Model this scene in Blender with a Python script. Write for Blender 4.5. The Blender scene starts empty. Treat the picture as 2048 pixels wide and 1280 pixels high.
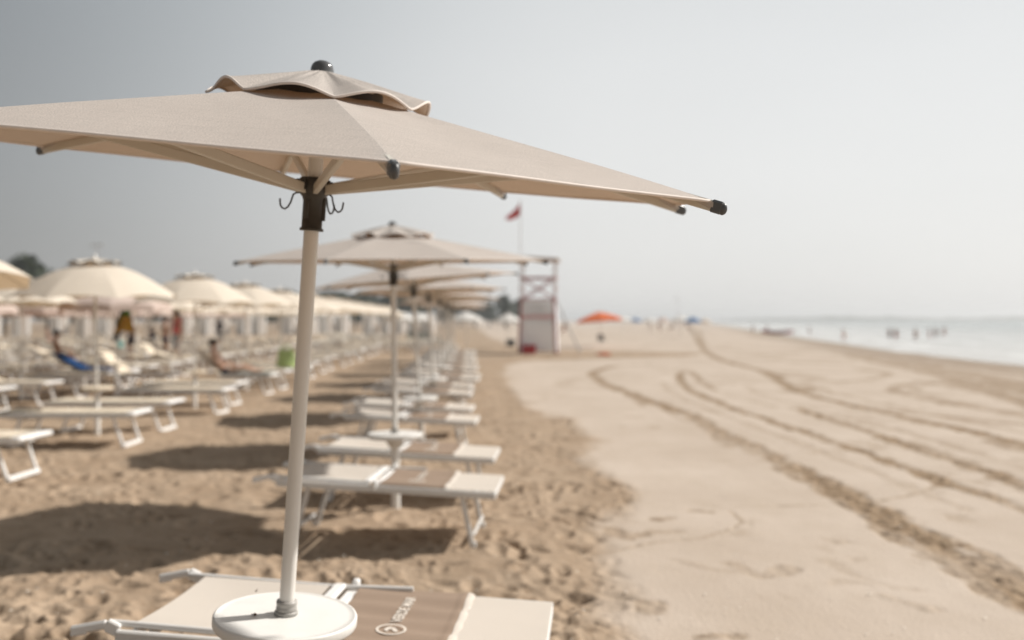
import bpy, math, random
import numpy as np
from mathutils import Vector, Matrix

R = math.radians
random.seed(7)
rng = np.random.default_rng(7)
scene = bpy.context.scene
COL = scene.collection

# ------------------------------------------------------------------ camera, light, exposure
CAM_H = 1.62
HAZE = 0.0008
FPX = 1900.0            # focal length in pixels of the 2048 px wide photograph
cam_d = bpy.data.cameras.new('camera')
cam = bpy.data.objects.new('camera', cam_d)
COL.objects.link(cam)
cam.location = (0, 0, CAM_H)
cam.rotation_euler = (R(90), 0, 0)
cam_d.sensor_width = 36
cam_d.lens = FPX / 2048 * 36
cam_d.clip_start = 0.05
cam_d.clip_end = 60000
cam_d.dof.use_dof = True
cam_d.dof.focus_distance = 2.35
cam_d.dof.aperture_fstop = 1.65
cam_d.dof.aperture_blades = 0
scene.camera = cam

SUN_DIR = Vector((0.99, 0.43, 1.0)).normalized()
SUN_EL = math.asin(SUN_DIR.z)
SUN_AZ = math.atan2(SUN_DIR.x, SUN_DIR.y)
world = bpy.data.worlds.new('World')
scene.world = world
world.use_nodes = True
wn, wl = world.node_tree.nodes, world.node_tree.links
wn.clear()
w_out = wn.new('ShaderNodeOutputWorld')
w_bg = wn.new('ShaderNodeBackground')
w_bg.inputs['Strength'].default_value = 0.12
VEIL_A, VEIL_B = 0.155, 0.548   # brightness of the haze away from and towards the sun
w_sky = wn.new('ShaderNodeTexSky')
w_sky.sky_type = 'NISHITA'
w_sky.sun_disc = False
w_sky.sun_elevation = SUN_EL
w_sky.sun_rotation = SUN_AZ
w_sky.air_density = 1.0
w_sky.dust_density = 3.0
w_sky.ozone_density = 1.0
w_hs = wn.new('ShaderNodeHueSaturation')
w_hs.inputs['Saturation'].default_value = 0.28
wl.new(w_sky.outputs[0], w_hs.inputs['Color'])
# veil of bright summer haze: whitest low down and towards the sun, thinner overhead, with soft drifts
w_tc = wn.new('ShaderNodeTexCoord')
def w_math(op, a, b, c=None, clamp=False):
    k = wn.new('ShaderNodeMath'); k.operation = op; k.use_clamp = clamp
    for i, v in enumerate((a, b, c)):
        if v is None: continue
        if isinstance(v, (int, float)): k.inputs[i].default_value = v
        else: wl.new(v, k.inputs[i])
    return k.outputs[0]
w_nm = wn.new('ShaderNodeVectorMath'); w_nm.operation = 'NORMALIZE'
wl.new(w_tc.outputs['Generated'], w_nm.inputs[0])
w_sep = wn.new('ShaderNodeSeparateXYZ'); wl.new(w_nm.outputs[0], w_sep.inputs[0])
w_dot = wn.new('ShaderNodeVectorMath'); w_dot.operation = 'DOT_PRODUCT'
_h = Vector((SUN_DIR.x, SUN_DIR.y, 0)).normalized()
w_dot.inputs[1].default_value = (_h.x, _h.y, 0)
wl.new(w_nm.outputs[0], w_dot.inputs[0])
w_map = wn.new('ShaderNodeMapping'); w_map.inputs['Scale'].default_value = (1.0, 1.0, 2.6)
w_nz = wn.new('ShaderNodeTexNoise'); w_nz.inputs['Scale'].default_value = 1.25; w_nz.inputs['Detail'].default_value = 3
wl.new(w_nm.outputs[0], w_map.inputs['Vector']); wl.new(w_map.outputs[0], w_nz.inputs['Vector'])
w_rmp = wn.new('ShaderNodeMapRange'); w_rmp.interpolation_type = 'SMOOTHSTEP'
w_rmp.inputs['From Min'].default_value = -0.27; w_rmp.inputs['From Max'].default_value = 0.50
w_rmp.inputs['To Min'].default_value = VEIL_A; w_rmp.inputs['To Max'].default_value = VEIL_B
wl.new(w_dot.outputs['Value'], w_rmp.inputs['Value'])
w_az = w_rmp.outputs[0]
w_z = w_math('MAXIMUM', w_sep.outputs['Z'], 0.0)
w_el = w_math('MULTIPLY_ADD', w_math('MULTIPLY', w_z, w_z), -0.74, 1.0)
w_drift = w_math('MULTIPLY_ADD', w_math('SUBTRACT', w_nz.outputs['Fac'], .5), 0.20, 1.0)
w_val = w_math('MULTIPLY', w_math('MULTIPLY', w_az, w_el), w_drift)
w_tint = wn.new('ShaderNodeMix'); w_tint.data_type = 'RGBA'
w_tint.inputs['A'].default_value = (9.95, 9.85, 9.6, 1)
w_tint.inputs['B'].default_value = (8.7, 9.45, 9.9, 1)
w_away = w_math('MULTIPLY', w_math('SUBTRACT', VEIL_B, w_az), 1.6 / VEIL_B)
wl.new(w_math('MULTIPLY', w_sep.outputs['Z'], w_math('ADD', 1.1, w_math('MULTIPLY', w_away, 2.2)), None, True), w_tint.inputs['Factor'])
w_sc = wn.new('ShaderNodeVectorMath'); w_sc.operation = 'SCALE'
wl.new(w_tint.outputs['Result'], w_sc.inputs[0]); wl.new(w_val, w_sc.inputs['Scale'])
w_mix = wn.new('ShaderNodeMix'); w_mix.data_type = 'RGBA'
w_mix.inputs['Factor'].default_value = 0.85
wl.new(w_hs.outputs[0], w_mix.inputs['A'])
wl.new(w_sc.outputs[0], w_mix.inputs['B'])
wl.new(w_mix.outputs['Result'], w_bg.inputs['Color'])
wl.new(w_bg.outputs[0], w_out.inputs[0])

sun_d = bpy.data.lights.new('sun', 'SUN')
sun_d.energy = 4.2
sun_d.angle = R(1.2)
sun_d.color = (1.0, 0.95, 0.885)
sun = bpy.data.objects.new('sun', sun_d)
COL.objects.link(sun)
sun.rotation_euler = SUN_DIR.to_track_quat('Z', 'Y').to_euler()

scene.view_settings.view_transform = 'Standard'
scene.view_settings.look = 'None'
scene.view_settings.gamma = 1
scene.view_settings.exposure = 0.33
scene.render.resolution_x, scene.render.resolution_y = 1024, 640
scene.cycles.max_bounces = 8
scene.cycles.use_denoising = True

def gp(px, py, z=0.0):
    """the point at height z that the photograph shows at pixel (px, py)"""
    Y = (CAM_H - z) * FPX / (py - 640)
    return ((px - 1024) / FPX * Y, Y)

def at(px, Y): return ((px - 1024) / FPX * Y, Y)

# ------------------------------------------------------------------ materials
def node_mat(name):
    m = bpy.data.materials.new(name)
    m.use_nodes = True
    nt = m.node_tree
    return m, nt.nodes, nt.links, nt.nodes['Principled BSDF']

def plain(name, col, rough=0.5, var=0.06, scale=6, metallic=0.0, bump=0.0, bscale=120, spec=0.5):
    m, n, l, b = node_mat(name)
    tc = n.new('ShaderNodeTexCoord')
    nz = n.new('ShaderNodeTexNoise')
    nz.inputs['Scale'].default_value = scale
    nz.inputs['Detail'].default_value = 5
    l.new(tc.outputs['Object'], nz.inputs['Vector'])
    rp = n.new('ShaderNodeValToRGB')
    rp.color_ramp.elements[0].position = 0.3
    rp.color_ramp.elements[1].position = 0.7
    rp.color_ramp.elements[0].color = tuple(c * (1 - var) for c in col) + (1,)
    rp.color_ramp.elements[1].color = tuple(min(1, c * (1 + var)) for c in col) + (1,)
    l.new(nz.outputs['Fac'], rp.inputs[0])
    l.new(rp.outputs[0], b.inputs['Base Color'])
    b.inputs['Roughness'].default_value = rough
    b.inputs['Metallic'].default_value = metallic
    b.inputs['Specular IOR Level'].default_value = spec
    if bump:
        n2 = n.new('ShaderNodeTexNoise')
        n2.inputs['Scale'].default_value = bscale
        l.new(tc.outputs['Object'], n2.inputs['Vector'])
        bp = n.new('ShaderNodeBump')
        bp.inputs['Strength'].default_value = bump
        bp.inputs['Distance'].default_value = 0.005
        l.new(n2.outputs['Fac'], bp.inputs['Height'])
        l.new(bp.outputs[0], b.inputs['Normal'])
    return m

def fabric(name, col, transl_col, transl=0.3, su=260.0, sv=520.0, var=0.16, streak=0.1, mesh_holes=False):
    """woven cloth; uv in metres. Slubs and threads vary the colour, light comes through."""
    m, n, l, b = node_mat(name)
    uv = n.new('ShaderNodeUVMap')
    def nz(sx, sy, detail=2):
        mp = n.new('ShaderNodeMapping')
        mp.inputs['Scale'].default_value = (sx, sy, 1)
        t = n.new('ShaderNodeTexNoise')
        t.inputs['Scale'].default_value = 1
        t.inputs['Detail'].default_value = detail
        l.new(uv.outputs[0], mp.inputs[0]); l.new(mp.outputs[0], t.inputs['Vector'])
        return t.outputs['Fac']
    def math_(op, a, bb, c=None):
        k = n.new('ShaderNodeMath'); k.operation = op
        for i, v in enumerate((a, bb, c)):
            if v is None: continue
            if isinstance(v, (int, float)): k.inputs[i].default_value = v
            else: l.new(v, k.inputs[i])
        return k.outputs[0]
    fine = nz(su, sv, 1)
    long_ = nz(9, sv * 0.42, 3)
    cross = nz(sv * 0.42, 9, 3)
    soft = nz(3.0, 3.0, 4)
    v = math_('MULTIPLY_ADD', math_('SUBTRACT', fine, 0.5), var * 3.2, 1.0)
    v = math_('ADD', v, math_('MULTIPLY', math_('SUBTRACT', long_, 0.5), streak * 2.6))
    v = math_('ADD', v, math_('MULTIPLY', math_('SUBTRACT', cross, 0.5), streak * 1.2))
    v = math_('ADD', v, math_('MULTIPLY', math_('SUBTRACT', soft, 0.5), 0.10))
    def tint(c):
        x = n.new('ShaderNodeMix'); x.data_type = 'RGBA'; x.blend_type = 'MULTIPLY'
        x.inputs['Factor'].default_value = 1
        x.inputs['A'].default_value = (*c, 1)
        l.new(v, x.inputs['B'])
        return x.outputs['Result']
    l.new(tint(col), b.inputs['Base Color'])
    b.inputs['Roughness'].default_value = 0.9
    b.inputs['Specular IOR Level'].default_value = 0.15
    bp = n.new('ShaderNodeBump')
    bp.inputs['Strength'].default_value = 0.35
    bp.inputs['Distance'].default_value = 0.0008
    l.new(v, bp.inputs['Height']); l.new(bp.outputs[0], b.inputs['Normal'])
    tr = n.new('ShaderNodeBsdfTranslucent')
    l.new(tint(transl_col), tr.inputs['Color'])
    mx = n.new('ShaderNodeMixShader')
    mx.inputs[0].default_value = transl
    l.new(b.outputs[0], mx.inputs[1]); l.new(tr.outputs[0], mx.inputs[2])
    l.new(mx.outputs[0], n['Material Output'].inputs['Surface'])
    return m

M = {}
M['canopy'] = fabric('canopy_cloth', (0.495, 0.450, 0.412), (0.50, 0.29, 0.155), 0.14, 230, 420, var=.42, streak=.16)
M['cream'] = fabric('cream_cloth', (0.70, 0.63, 0.535), (0.70, 0.50, 0.30), 0.18, var=0.05)
M['pink'] = fabric('pink_cloth', (0.64, 0.53, 0.47), (0.50, 0.30, 0.23), 0.2, var=0.05)
M['whitecloth'] = fabric('white_cloth', (0.80, 0.79, 0.76), (0.6, 0.58, 0.55), 0.25, var=0.04)
M['orange'] = fabric('orange_cloth', (0.75, 0.20, 0.08), (0.75, 0.22, 0.08), 0.35, var=0.05)
M['bluecloth'] = fabric('blue_parasol_cloth', (0.10, 0.22, 0.42), (0.1, 0.22, 0.42), 0.3, var=0.05)
M['piping'] = plain('piping', (0.70, 0.62, 0.56), 0.8, 0.05, 40)
M['pole'] = plain('white_pole', (0.70, 0.68, 0.64), 0.33, 0.03, 5)
M['post'] = plain('white_post', (0.78, 0.76, 0.72), 0.45, 0.04, 5)
M['rib'] = plain('rib_metal', (0.58, 0.54, 0.47), 0.4, 0.04, 8)
M['dark'] = plain('dark_plastic', (0.045, 0.042, 0.037), 0.42, 0.15, 30)
M['cap'] = plain('grey_cap', (0.085, 0.087, 0.088), 0.35, 0.12, 30)
M['finial'] = plain('finial_plastic', (0.09, 0.09, 0.09), 0.18, 0.1, 30)
M['clamp'] = plain('grey_clamp', (0.36, 0.345, 0.32), 0.4, 0.1, 20)
M['tray'] = plain('tray_plastic', (0.74, 0.73, 0.70), 0.42, 0.05, 7, bump=0.08, bscale=60)
M['frame'] = plain('white_frame', (0.66, 0.65, 0.63), 0.35, 0.04, 8)
M['plastic'] = plain('white_plastic', (0.80, 0.79, 0.77), 0.4, 0.03, 12)
M['sling'] = fabric('sling_mesh', (0.64, 0.585, 0.52), (0.55, 0.48, 0.40), 0.16, 330, 330, var=0.12, streak=0.03)
M['creamsling'] = fabric('cream_sling', (0.70, 0.62, 0.50), (0.6, 0.47, 0.3), 0.1, 200, 200, var=0.06, streak=0.03)
M['taupe'] = fabric('taupe_cover', (0.315, 0.237, 0.18), (0.27, 0.19, 0.13), 0.08, 300, 300, var=0.08, streak=0.05)
M['print'] = plain('pale_print', (0.66, 0.60, 0.53), 0.85, 0.08, 60)
M['bluetowel'] = fabric('blue_towel', (0.012, 0.047, 0.135), (0.02, 0.06, 0.16), 0.05, var=0.1)
M['lilac'] = fabric('lilac_towel', (0.34, 0.31, 0.36), (0.3, 0.3, 0.35), 0.05, var=0.1)
M['greytowel'] = fabric('grey_towel', (0.38, 0.40, 0.37), (0.3, 0.3, 0.3), 0.08, var=0.1)
M['greencloth'] = fabric('green_cloth', (0.07, 0.20, 0.03), (0.1, 0.3, 0.03), 0.1, var=0.1)
M['blackcloth'] = fabric('black_cloth', (0.015, 0.015, 0.015), (0.02, 0.02, 0.02), 0.05, var=0.1)
M['yellowcloth'] = fabric('yellow_cloth', (0.42, 0.24, 0.04), (0.4, 0.2, 0.03), 0.1, var=0.1)
M['limebag'] = plain('lime_bag', (0.34, 0.44, 0.17), 0.6, 0.15, 12)
M['teal'] = plain('teal_plastic', (0.12, 0.48, 0.52), 0.4, 0.05)
M['skin'] = plain('skin', (0.56, 0.36, 0.26), 0.5, 0.06, 10)
M['skin_tan'] = plain('tanned_skin', (0.32, 0.165, 0.10), 0.5, 0.06, 10)
M['hair'] = plain('dark_hair', (0.018, 0.012, 0.009), 0.45, 0.3, 60)
M['coral'] = plain('coral_top', (0.60, 0.13, 0.12), 0.8, 0.08, 20)
M['whiteshorts'] = plain('white_shorts', (0.68, 0.68, 0.68), 0.8, 0.05, 20)
M['navy'] = plain('navy_swimwear', (0.02, 0.025, 0.05), 0.7, 0.1, 20)
M['redswim'] = plain('red_swimwear', (0.45, 0.04, 0.04), 0.7, 0.1, 20)
M['towerwhite'] = plain('tower_white_paint', (0.82, 0.825, 0.85), 0.5, 0.04, 3)
M['towerred'] = plain('tower_red_paint', (0.34, 0.10, 0.085), 0.5, 0.15, 4)
M['red'] = plain('red_paint', (0.45, 0.015, 0.018), 0.45, 0.1, 4)
M['letterred'] = plain('red_lettering', (0.60, 0.10, 0.08), 0.6, 0.12, 6)
M['rooftan'] = plain('tan_roof_board', (0.40, 0.29, 0.20), 0.7, 0.15, 3)
M['redflag'] = fabric('red_flag', (0.62, 0.06, 0.05), (0.6, 0.05, 0.04), 0.35, var=0.05)
M['grey'] = plain('grey_metal', (0.42, 0.41, 0.40), 0.45, 0.1, 6)
M['blackbin'] = plain('black_rubber', (0.02, 0.02, 0.02), 0.6, 0.2, 6)
M['bark'] = plain('bark', (0.10, 0.075, 0.055), 0.9, 0.3, 4)
M['cabin'] = plain('cabin_white', (0.74, 0.73, 0.71), 0.6, 0.05, 2)
M['cabindoor'] = plain('cabin_door', (0.50, 0.45, 0.40), 0.6, 0.1, 4)
M['boatred'] = plain('boat_red', (0.42, 0.05, 0.045), 0.4, 0.1, 3)
M['boatwhite'] = plain('boat_white', (0.7, 0.7, 0.7), 0.4, 0.1, 3)
M['wood'] = plain('wood', (0.30, 0.20, 0.12), 0.8, 0.2, 8)
M['crumb'] = plain('dry_leaf', (0.13, 0.07, 0.03), 0.8, 0.3, 200)

def leaf_mat(name, a, b_):
    m, n, l, b = node_mat(name)
    tc = n.new('ShaderNodeTexCoord')
    nz = n.new('ShaderNodeTexNoise'); nz.inputs['Scale'].default_value = 0.9; nz.inputs['Detail'].default_value = 4
    l.new(tc.outputs['Object'], nz.inputs['Vector'])
    rp = n.new('ShaderNodeValToRGB')
    rp.color_ramp.elements[0].position = 0.35; rp.color_ramp.elements[1].position = 0.65
    rp.color_ramp.elements[0].color = (*a, 1); rp.color_ramp.elements[1].color = (*b_, 1)
    l.new(nz.outputs['Fac'], rp.inputs[0]); l.new(rp.outputs[0], b.inputs['Base Color'])
    b.inputs['Roughness'].default_value = 0.65
    return m
M['leaf'] = leaf_mat('pine_foliage', (0.022, 0.038, 0.014), (0.055, 0.078, 0.03))

# ------------------------------------------------------------------ mesh building
class MB:
    def __init__(s):
        s.v, s.f, s.uv, s.sm = [], [], [], []
    def _add(s, vs, fs, uvs=None, smooth=False):
        b = len(s.v)
        s.v += [tuple(p) for p in vs]
        for f in fs:
            s.f.append([b + i for i in f])
            s.uv.append([uvs[i] for i in f] if uvs else None)
            s.sm.append(smooth)
        return s
    def box(s, c, size, rot=None, bev=0.0):
        x, y, z = (k / 2 for k in size)
        if bev > 0:
            e = min(bev, x * .9, y * .9, z * .9)
            bv = []
            fs = []
            idx = {}
            for sx in (-1, 1):
                for sy in (-1, 1):
                    for sz in (-1, 1):
                        for ax in range(3):
                            p = [sx * (x - e), sy * (y - e), sz * (z - e)]
                            p[ax] = (sx * x, sy * y, sz * z)[ax]
                            idx[(sx, sy, sz, ax)] = len(bv); bv.append(Vector(p))
            def face(keys): fs.append([idx[k] for k in keys])
            for a in range(3):
                u, w = (a + 1) % 3, (a + 2) % 3
                for sa in (-1, 1):
                    ks = []
                    for su, sw in ((-1, -1), (1, -1), (1, 1), (-1, 1)):
                        k = [0, 0, 0]; k[a] = sa; k[u] = su; k[w] = sw
                        ks.append((*k, a))
                    face(ks if sa > 0 else ks[::-1])
            for a in range(3):
                u, w = (a + 1) % 3, (a + 2) % 3
                for su in (-1, 1):
                    for sw in (-1, 1):
                        def K(sa, ax):
                            k = [0, 0, 0]; k[a] = sa; k[u] = su; k[w] = sw
                            return (*k, ax)
                        q = [K(-1, u), K(1, u), K(1, w), K(-1, w)]
                        face(q if su * sw > 0 else q[::-1])
            for sx in (-1, 1):
                for sy in (-1, 1):
                    for sz in (-1, 1):
                        q = [(sx, sy, sz, 0), (sx, sy, sz, 1), (sx, sy, sz, 2)]
                        face(q if sx * sy * sz > 0 else q[::-1])
            vs = bv
        else:
            vs = [Vector((a, b, d)) for a in (-x, x) for b in (-y, y) for d in (-z, z)]
            fs = [(0, 1, 3, 2), (4, 6, 7, 5), (0, 4, 5, 1), (2, 3, 7, 6), (0, 2, 6, 4), (1, 5, 7, 3)]
        if rot is not None:
            vs = [rot @ p for p in vs]
        return s._add([p + Vector(c) for p in vs], fs)
    def bar(s, a, b, w, h, up=(0, 0, 1), bev=0.0):
        """a box of width w and height h from a to b"""
        a, b = Vector(a), Vector(b)
        d = b - a
        X = d.normalized()
        Yv = Vector(up).cross(X).normalized()
        Z = X.cross(Yv)
        rot = Matrix((X, Yv, Z)).transposed()
        return s.box((a + b) / 2, (d.length, w, h), rot, bev)
    def tube(s, pts, r, seg=12, caps=True, closed=False):
        pts = [Vector(p) for p in pts]
        rs = r if isinstance(r, (list, tuple)) else [r] * len(pts)
        n = len(pts)
        vs, fs = [], []
        prev = None
        for i, p in enumerate(pts):
            t = (pts[(i + 1) % n] - pts[i - 1]) if closed else (pts[min(i + 1, n - 1)] - pts[max(i - 1, 0)])
            t.normalize()
            if prev is None:
                a = Vector((0, 0, 1)) if abs(t.z) < 0.9 else Vector((1, 0, 0))
                u = t.cross(a).normalized()
            else:
                u = (prev - t * prev.dot(t)).normalized()
            prev = u
            w = t.cross(u)
            for k in range(seg):
                an = 2 * math.pi * k / seg
                vs.append(p + (u * math.cos(an) + w * math.sin(an)) * rs[i])
        for i in range(n if closed else n - 1):
            j = (i + 1) % n
            for k in range(seg):
                k2 = (k + 1) % seg
                fs.append((i * seg + k, i * seg + k2, j * seg + k2, j * seg + k))
        s._add(vs, fs, None, True)
        if caps and not closed:
            s._add(vs[:seg], [list(range(seg))[::-1]])
            s._add(vs[-seg:], [list(range(seg))])
        return s
    def lathe(s, prof, seg=32, c=(0, 0, 0), mat=None):
        """prof: (r, z) from bottom to top"""
        vs, fs = [], []
        for r, z in prof:
            for k in range(seg):
                an = 2 * math.pi * k / seg
                p = Vector((r * math.cos(an), r * math.sin(an), z))
                if mat is not None: p = mat @ p
                vs.append(p + Vector(c))
        for i in range(len(prof) - 1):
            for k in range(seg):
                k2 = (k + 1) % seg
                fs.append((i * seg + k, i * seg + k2, (i + 1) * seg + k2, (i + 1) * seg + k))
        s._add(vs, fs, None, True)
        if prof[0][0] > 1e-4: s._add(vs[:seg], [list(range(seg))[::-1]])
        if prof[-1][0] > 1e-4: s._add(vs[-seg:], [list(range(seg))])
        return s
    def ball(s, c, rad, nu=14, nv=9, rot=None):
        rx, ry, rz = rad if isinstance(rad, (tuple, list)) else (rad,) * 3
        prof = []
        vs, fs = [], []
        for i in range(nv + 1):
            a = -math.pi / 2 + math.pi * i / nv
            for k in range(nu):
                b = 2 * math.pi * k / nu
                p = Vector((rx * math.cos(a) * math.cos(b), ry * math.cos(a) * math.sin(b), rz * math.sin(a)))
                if rot is not None: p = rot @ p
                vs.append(p + Vector(c))
        for i in range(nv):
            for k in range(nu):
                k2 = (k + 1) % nu
                fs.append((i * nu + k, i * nu + k2, (i + 1) * nu + k2, (i + 1) * nu + k))
        return s._add(vs, fs, None, True)
    def grid(s, fn, nu, nv, uvfn=None, smooth=True):
        vs, uvs, fs = [], [], []
        for i in range(nu + 1):
            for j in range(nv + 1):
                vs.append(fn(i / nu, j / nv))
                uvs.append(uvfn(i / nu, j / nv) if uvfn else (i / nu, j / nv))
        for i in range(nu):
            for j in range(nv):
                a = i * (nv + 1) + j
                fs.append((a, a + nv + 1, a + nv + 2, a + 1))
        return s._add(vs, fs, uvs, smooth)
    def mesh(s, name, mat):
        me = bpy.data.meshes.new(name)
        me.from_pydata(s.v, [], s.f)
        if any(u for u in s.uv):
            lay = me.uv_layers.new(name='UVMap')
            flat = []
            for f, u in zip(s.f, s.uv):
                for k in range(len(f)):
                    flat += list(u[k]) if u else [s.v[f[k]][0], s.v[f[k]][1]]
            lay.data.foreach_set('uv', flat)
        me.polygons.foreach_set('use_smooth', s.sm)
        me.materials.append(M[mat] if isinstance(mat, str) else mat)
        me.update()
        return me

def put(name, me, parent=None, mat=None):
    o = bpy.data.objects.new(name, me)
    COL.objects.link(o)
    if parent is not None: o.parent = parent
    if mat is not None: o.matrix_basis = mat
    return o

def tag(o, label=None, cat=None, group=None, kind=None):
    if label: o['label'] = label
    if cat: o['category'] = cat
    if group: o['group'] = group
    if kind: o['kind'] = kind
    return o

def thing(name, label, cat, loc=(0, 0, 0), rotz=0.0, group=None, mat=None):
    o = put(name, None)
    if mat is not None: o.matrix_basis = mat
    else: o.matrix_basis = Matrix.Translation(loc) @ Matrix.Rotation(rotz, 4, 'Z')
    return tag(o, label, cat, group)

def text_mesh(body, size, mat, depth=0.0015):
    c = bpy.data.curves.new('lettering', 'FONT')
    c.body = body; c.size = size; c.align_x = 'CENTER'; c.align_y = 'CENTER'; c.extrude = depth; c.offset = size * .018
    t = bpy.data.objects.new('tmp_text', c)
    COL.objects.link(t)
    dg = bpy.context.evaluated_depsgraph_get()
    me = bpy.data.meshes.new_from_object(t.evaluated_get(dg))
    bpy.data.objects.remove(t); bpy.data.curves.remove(c)
    me.materials.clear(); me.materials.append(M[mat])
    return me

# ------------------------------------------------------------------ noise on arrays
_perm = rng.random((256, 256))
def vnoise(x, y):
    xi, yi = np.floor(x).astype(int), np.floor(y).astype(int)
    fx, fy = x - xi, y - yi
    fx, fy = fx * fx * fx * (fx * (fx * 6 - 15) + 10), fy * fy * fy * (fy * (fy * 6 - 15) + 10)
    g = lambda a, b: _perm[a & 255, b & 255]
    return (g(xi, yi) * (1 - fx) + g(xi + 1, yi) * fx) * (1 - fy) + (g(xi, yi + 1) * (1 - fx) + g(xi + 1, yi + 1) * fx) * fy - .5
def fbm(x, y, oct=4, lac=2.03, gain=0.5):
    r, a = 0, 1.0
    for i in range(oct):
        r = r + a * vnoise(x + 17.3 * i, y - 9.1 * i); x, y, a = x * lac, y * lac, a * gain
    return r
def sstep(a, b, x):
    t = np.clip((x - a) / (b - a), 0, 1)
    return t * t * (3 - 2 * t)

# ------------------------------------------------------------------ ground
SHORE = [(-400, 17), (0, 18.5), (37, 20.2), (49, 21.4), (72, 25.5), (96, 29.5), (205, 50), (400, 86), (900, 175), (3000, 560), (30000, 5600)]
def shore_x(y): return np.interp(y, [p[0] for p in SHORE], [p[1] for p in SHORE])
EDGE = [(-50, 0.9), (4.2, .72), (4.81, .64), (5.3, .54), (6.0, .55), (6.6, .52), (8.16, .76), (8.9, .93), (10.3, .97), (12.7, 1.0), (15.1, .80), (17.3, .35), (22, -.05), (27.7, -.3), (33, -.3), (37, .6), (39.5, 3.0), (42.5, 8.0),
        (46.5, 9.5), (49, 6.5), (53, 2), (60, 0), (90, -2), (400, -18)]
def edge_x(y): return np.interp(y, [p[0] for p in EDGE], [p[1] for p in EDGE])
def z7(*pts): return [gp(1150 + a * .4531, 700 + b * .4531) for a, b in pts]
TRACKS = [  # (polyline on the ground, width in metres, strength)
 (z7((330,62),(180,70),(110,85),(70,105),(130,150),(220,185),(300,215),(380,245),(500,285),(560,320),(640,362),(760,420),(900,490),(1050,555),(1200,640),(1330,705),(1450,780),(1560,840),(1700,915),(1850,995),(1982,1070)), .34, 1.0),
 (z7((900,520),(1050,590),(1200,680),(1330,745),(1450,840),(1560,890),(1700,985),(1850,1060),(1982,1130)), .22, .75),
 (z7((265,190),(300,245)), .25, .7), (z7((560,325),(640,385),(700,430)), .25, .8), (z7((380,250),(460,300),(540,325)), .22, .5),
 (z7((480,95),(460,105),(470,140),(510,180),(600,220),(760,280),(900,325),(1050,375),(1200,425),(1350,480),(1500,530),(1650,590),(1800,640),(1982,700)), .24, 1.0),
 (z7((510,95),(560,140),(620,180)), .25, .7),
 (z7((990,260),(1100,300),(1250,345),(1380,390),(1500,430),(1600,465),(1750,515),(1850,550),(1982,600)), .28, 1.0),
 (z7((1480,405),(1600,450),(1750,500)), .25, .6),
 (z7((830,90),(880,120),(940,160),(1000,190),(1100,215),(1250,250),(1400,285),(1550,320),(1700,350),(1850,385),(1982,415)), .34, 1.0),
 (z7((1850,400),(1982,440)), .3, .7),
 (z7((940,180),(1010,180),(1030,160)), .6, .9), (z7((900,108),(1050,128),(1150,140),(1300,130),(1370,115),(1380,100),(1250,85)), .4, .65),
 (z7((1480,150),(1420,160),(1400,182),(1500,205),(1650,235),(1800,260),(1982,275)), .4, .8),
 (z7((1560,150),(1490,165),(1500,180),(1600,205)), .35, .5),
 (z7((1380,265),(1600,290),(1800,310),(1982,330)), .3, .8),
 (z7((1250,35),(1400,65),(1550,95),(1700,130),(1850,160),(1982,175)), .8, .8), (z7((1500,45),(1700,70),(1982,110)), .7, .7),
 (z7((1640,130),(1750,160),(1860,190),(1982,230)), .7, .8), (z7((1300,20),(1500,40),(1982,85)), .6, .5),
 (z7((1860,140),(1920,165),(1982,185)), .8, .8), (z7((860,40),(1000,55),(1180,60)), 1.0, .5), (z7((620,20),(800,25),(1000,10)), 1.0, .4),
 (z7((1700,860),(1800,900),(1900,960),(1982,1010)), .14, .9),
 ([gp(1385, 654), gp(1388, 668), gp(1398, 685), gp(1408, 700), gp(1425, 712), gp(1450, 722), gp(1490, 733), gp(1530, 743), gp(1570, 755)], .42, 1.0),
 ([gp(1396, 656), gp(1402, 675), gp(1410, 692)], .4, .8), ([gp(1376, 660), gp(1390, 672)], .4, .6),
 (z7((20,770),(150,782),(240,822),(350,802),(450,800)), .13, .5), (z7((150,790),(240,830),(300,815)), .14, .6),
 (z7((60,890),(180,888),(340,850),(560,830),(700,785),(740,755),(680,705)), .045, .5), (z7((100,480),(400,480),(700,488)), .05, .3),
 (z7((440,925),(520,945),(600,970),(700,980)), .10, .32), (z7((690,945),(820,1000),(930,965)), .17, .5), (z7((300,1115),(330,1150),(360,1120)), .13, .5),
 (z7((1340,665),(1480,640),(1600,600)), .08, .6), (z7((1100,930),(1250,1000),(1400,1050)), .14, .25), (z7((700,690),(1100,685)), .06, .4),
 (z7((360,745),(420,740)), .12, .7), (z7((520,708),(600,715)), .1, .6), (z7((1200,1020),(1500,1060)), .16, .22), (z7((560,1265),(720,1262)), .12, .6),
 (z7((1350,1080),(1550,1140)), .15, .28), (z7((780,225),(880,250)), .2, .4), (z7((0,120),(-60,160)), .5, .3),
 ([gp(1250, 660), gp(1500, 668), gp(1750, 690), gp(2048, 730)], 1.6, .5), ([gp(1150, 668), gp(1300, 680)], 1.2, .35),
 ([gp(1450, 690), gp(1700, 705), gp(2048, 742)], .9, .5),
 ([gp(1690, 708), gp(1800, 722), gp(1930, 748), gp(2048, 772)], 1.5, .75), ([gp(1620, 692), gp(1800, 710), gp(2048, 735)], 1.7, .7), ([gp(1860, 765), gp(1960, 778), gp(2048, 800)], .9, .7), ([gp(1500, 672), gp(1640, 684), gp(1800, 700)], 1.6, .6), ([gp(1300, 690), gp(1420, 694), gp(1560, 712), gp(1700, 722)], .8, .4), ([gp(1880, 800), gp(2048, 832)], .5, .6), ([gp(1560, 742), gp(1640, 756), gp(1600, 768), gp(1500, 765)], .45, .45), ([gp(1200, 700), gp(1330, 690)], .8, .3), ([gp(1060, 716), gp(1500, 722)], .9, .5),
]
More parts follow.
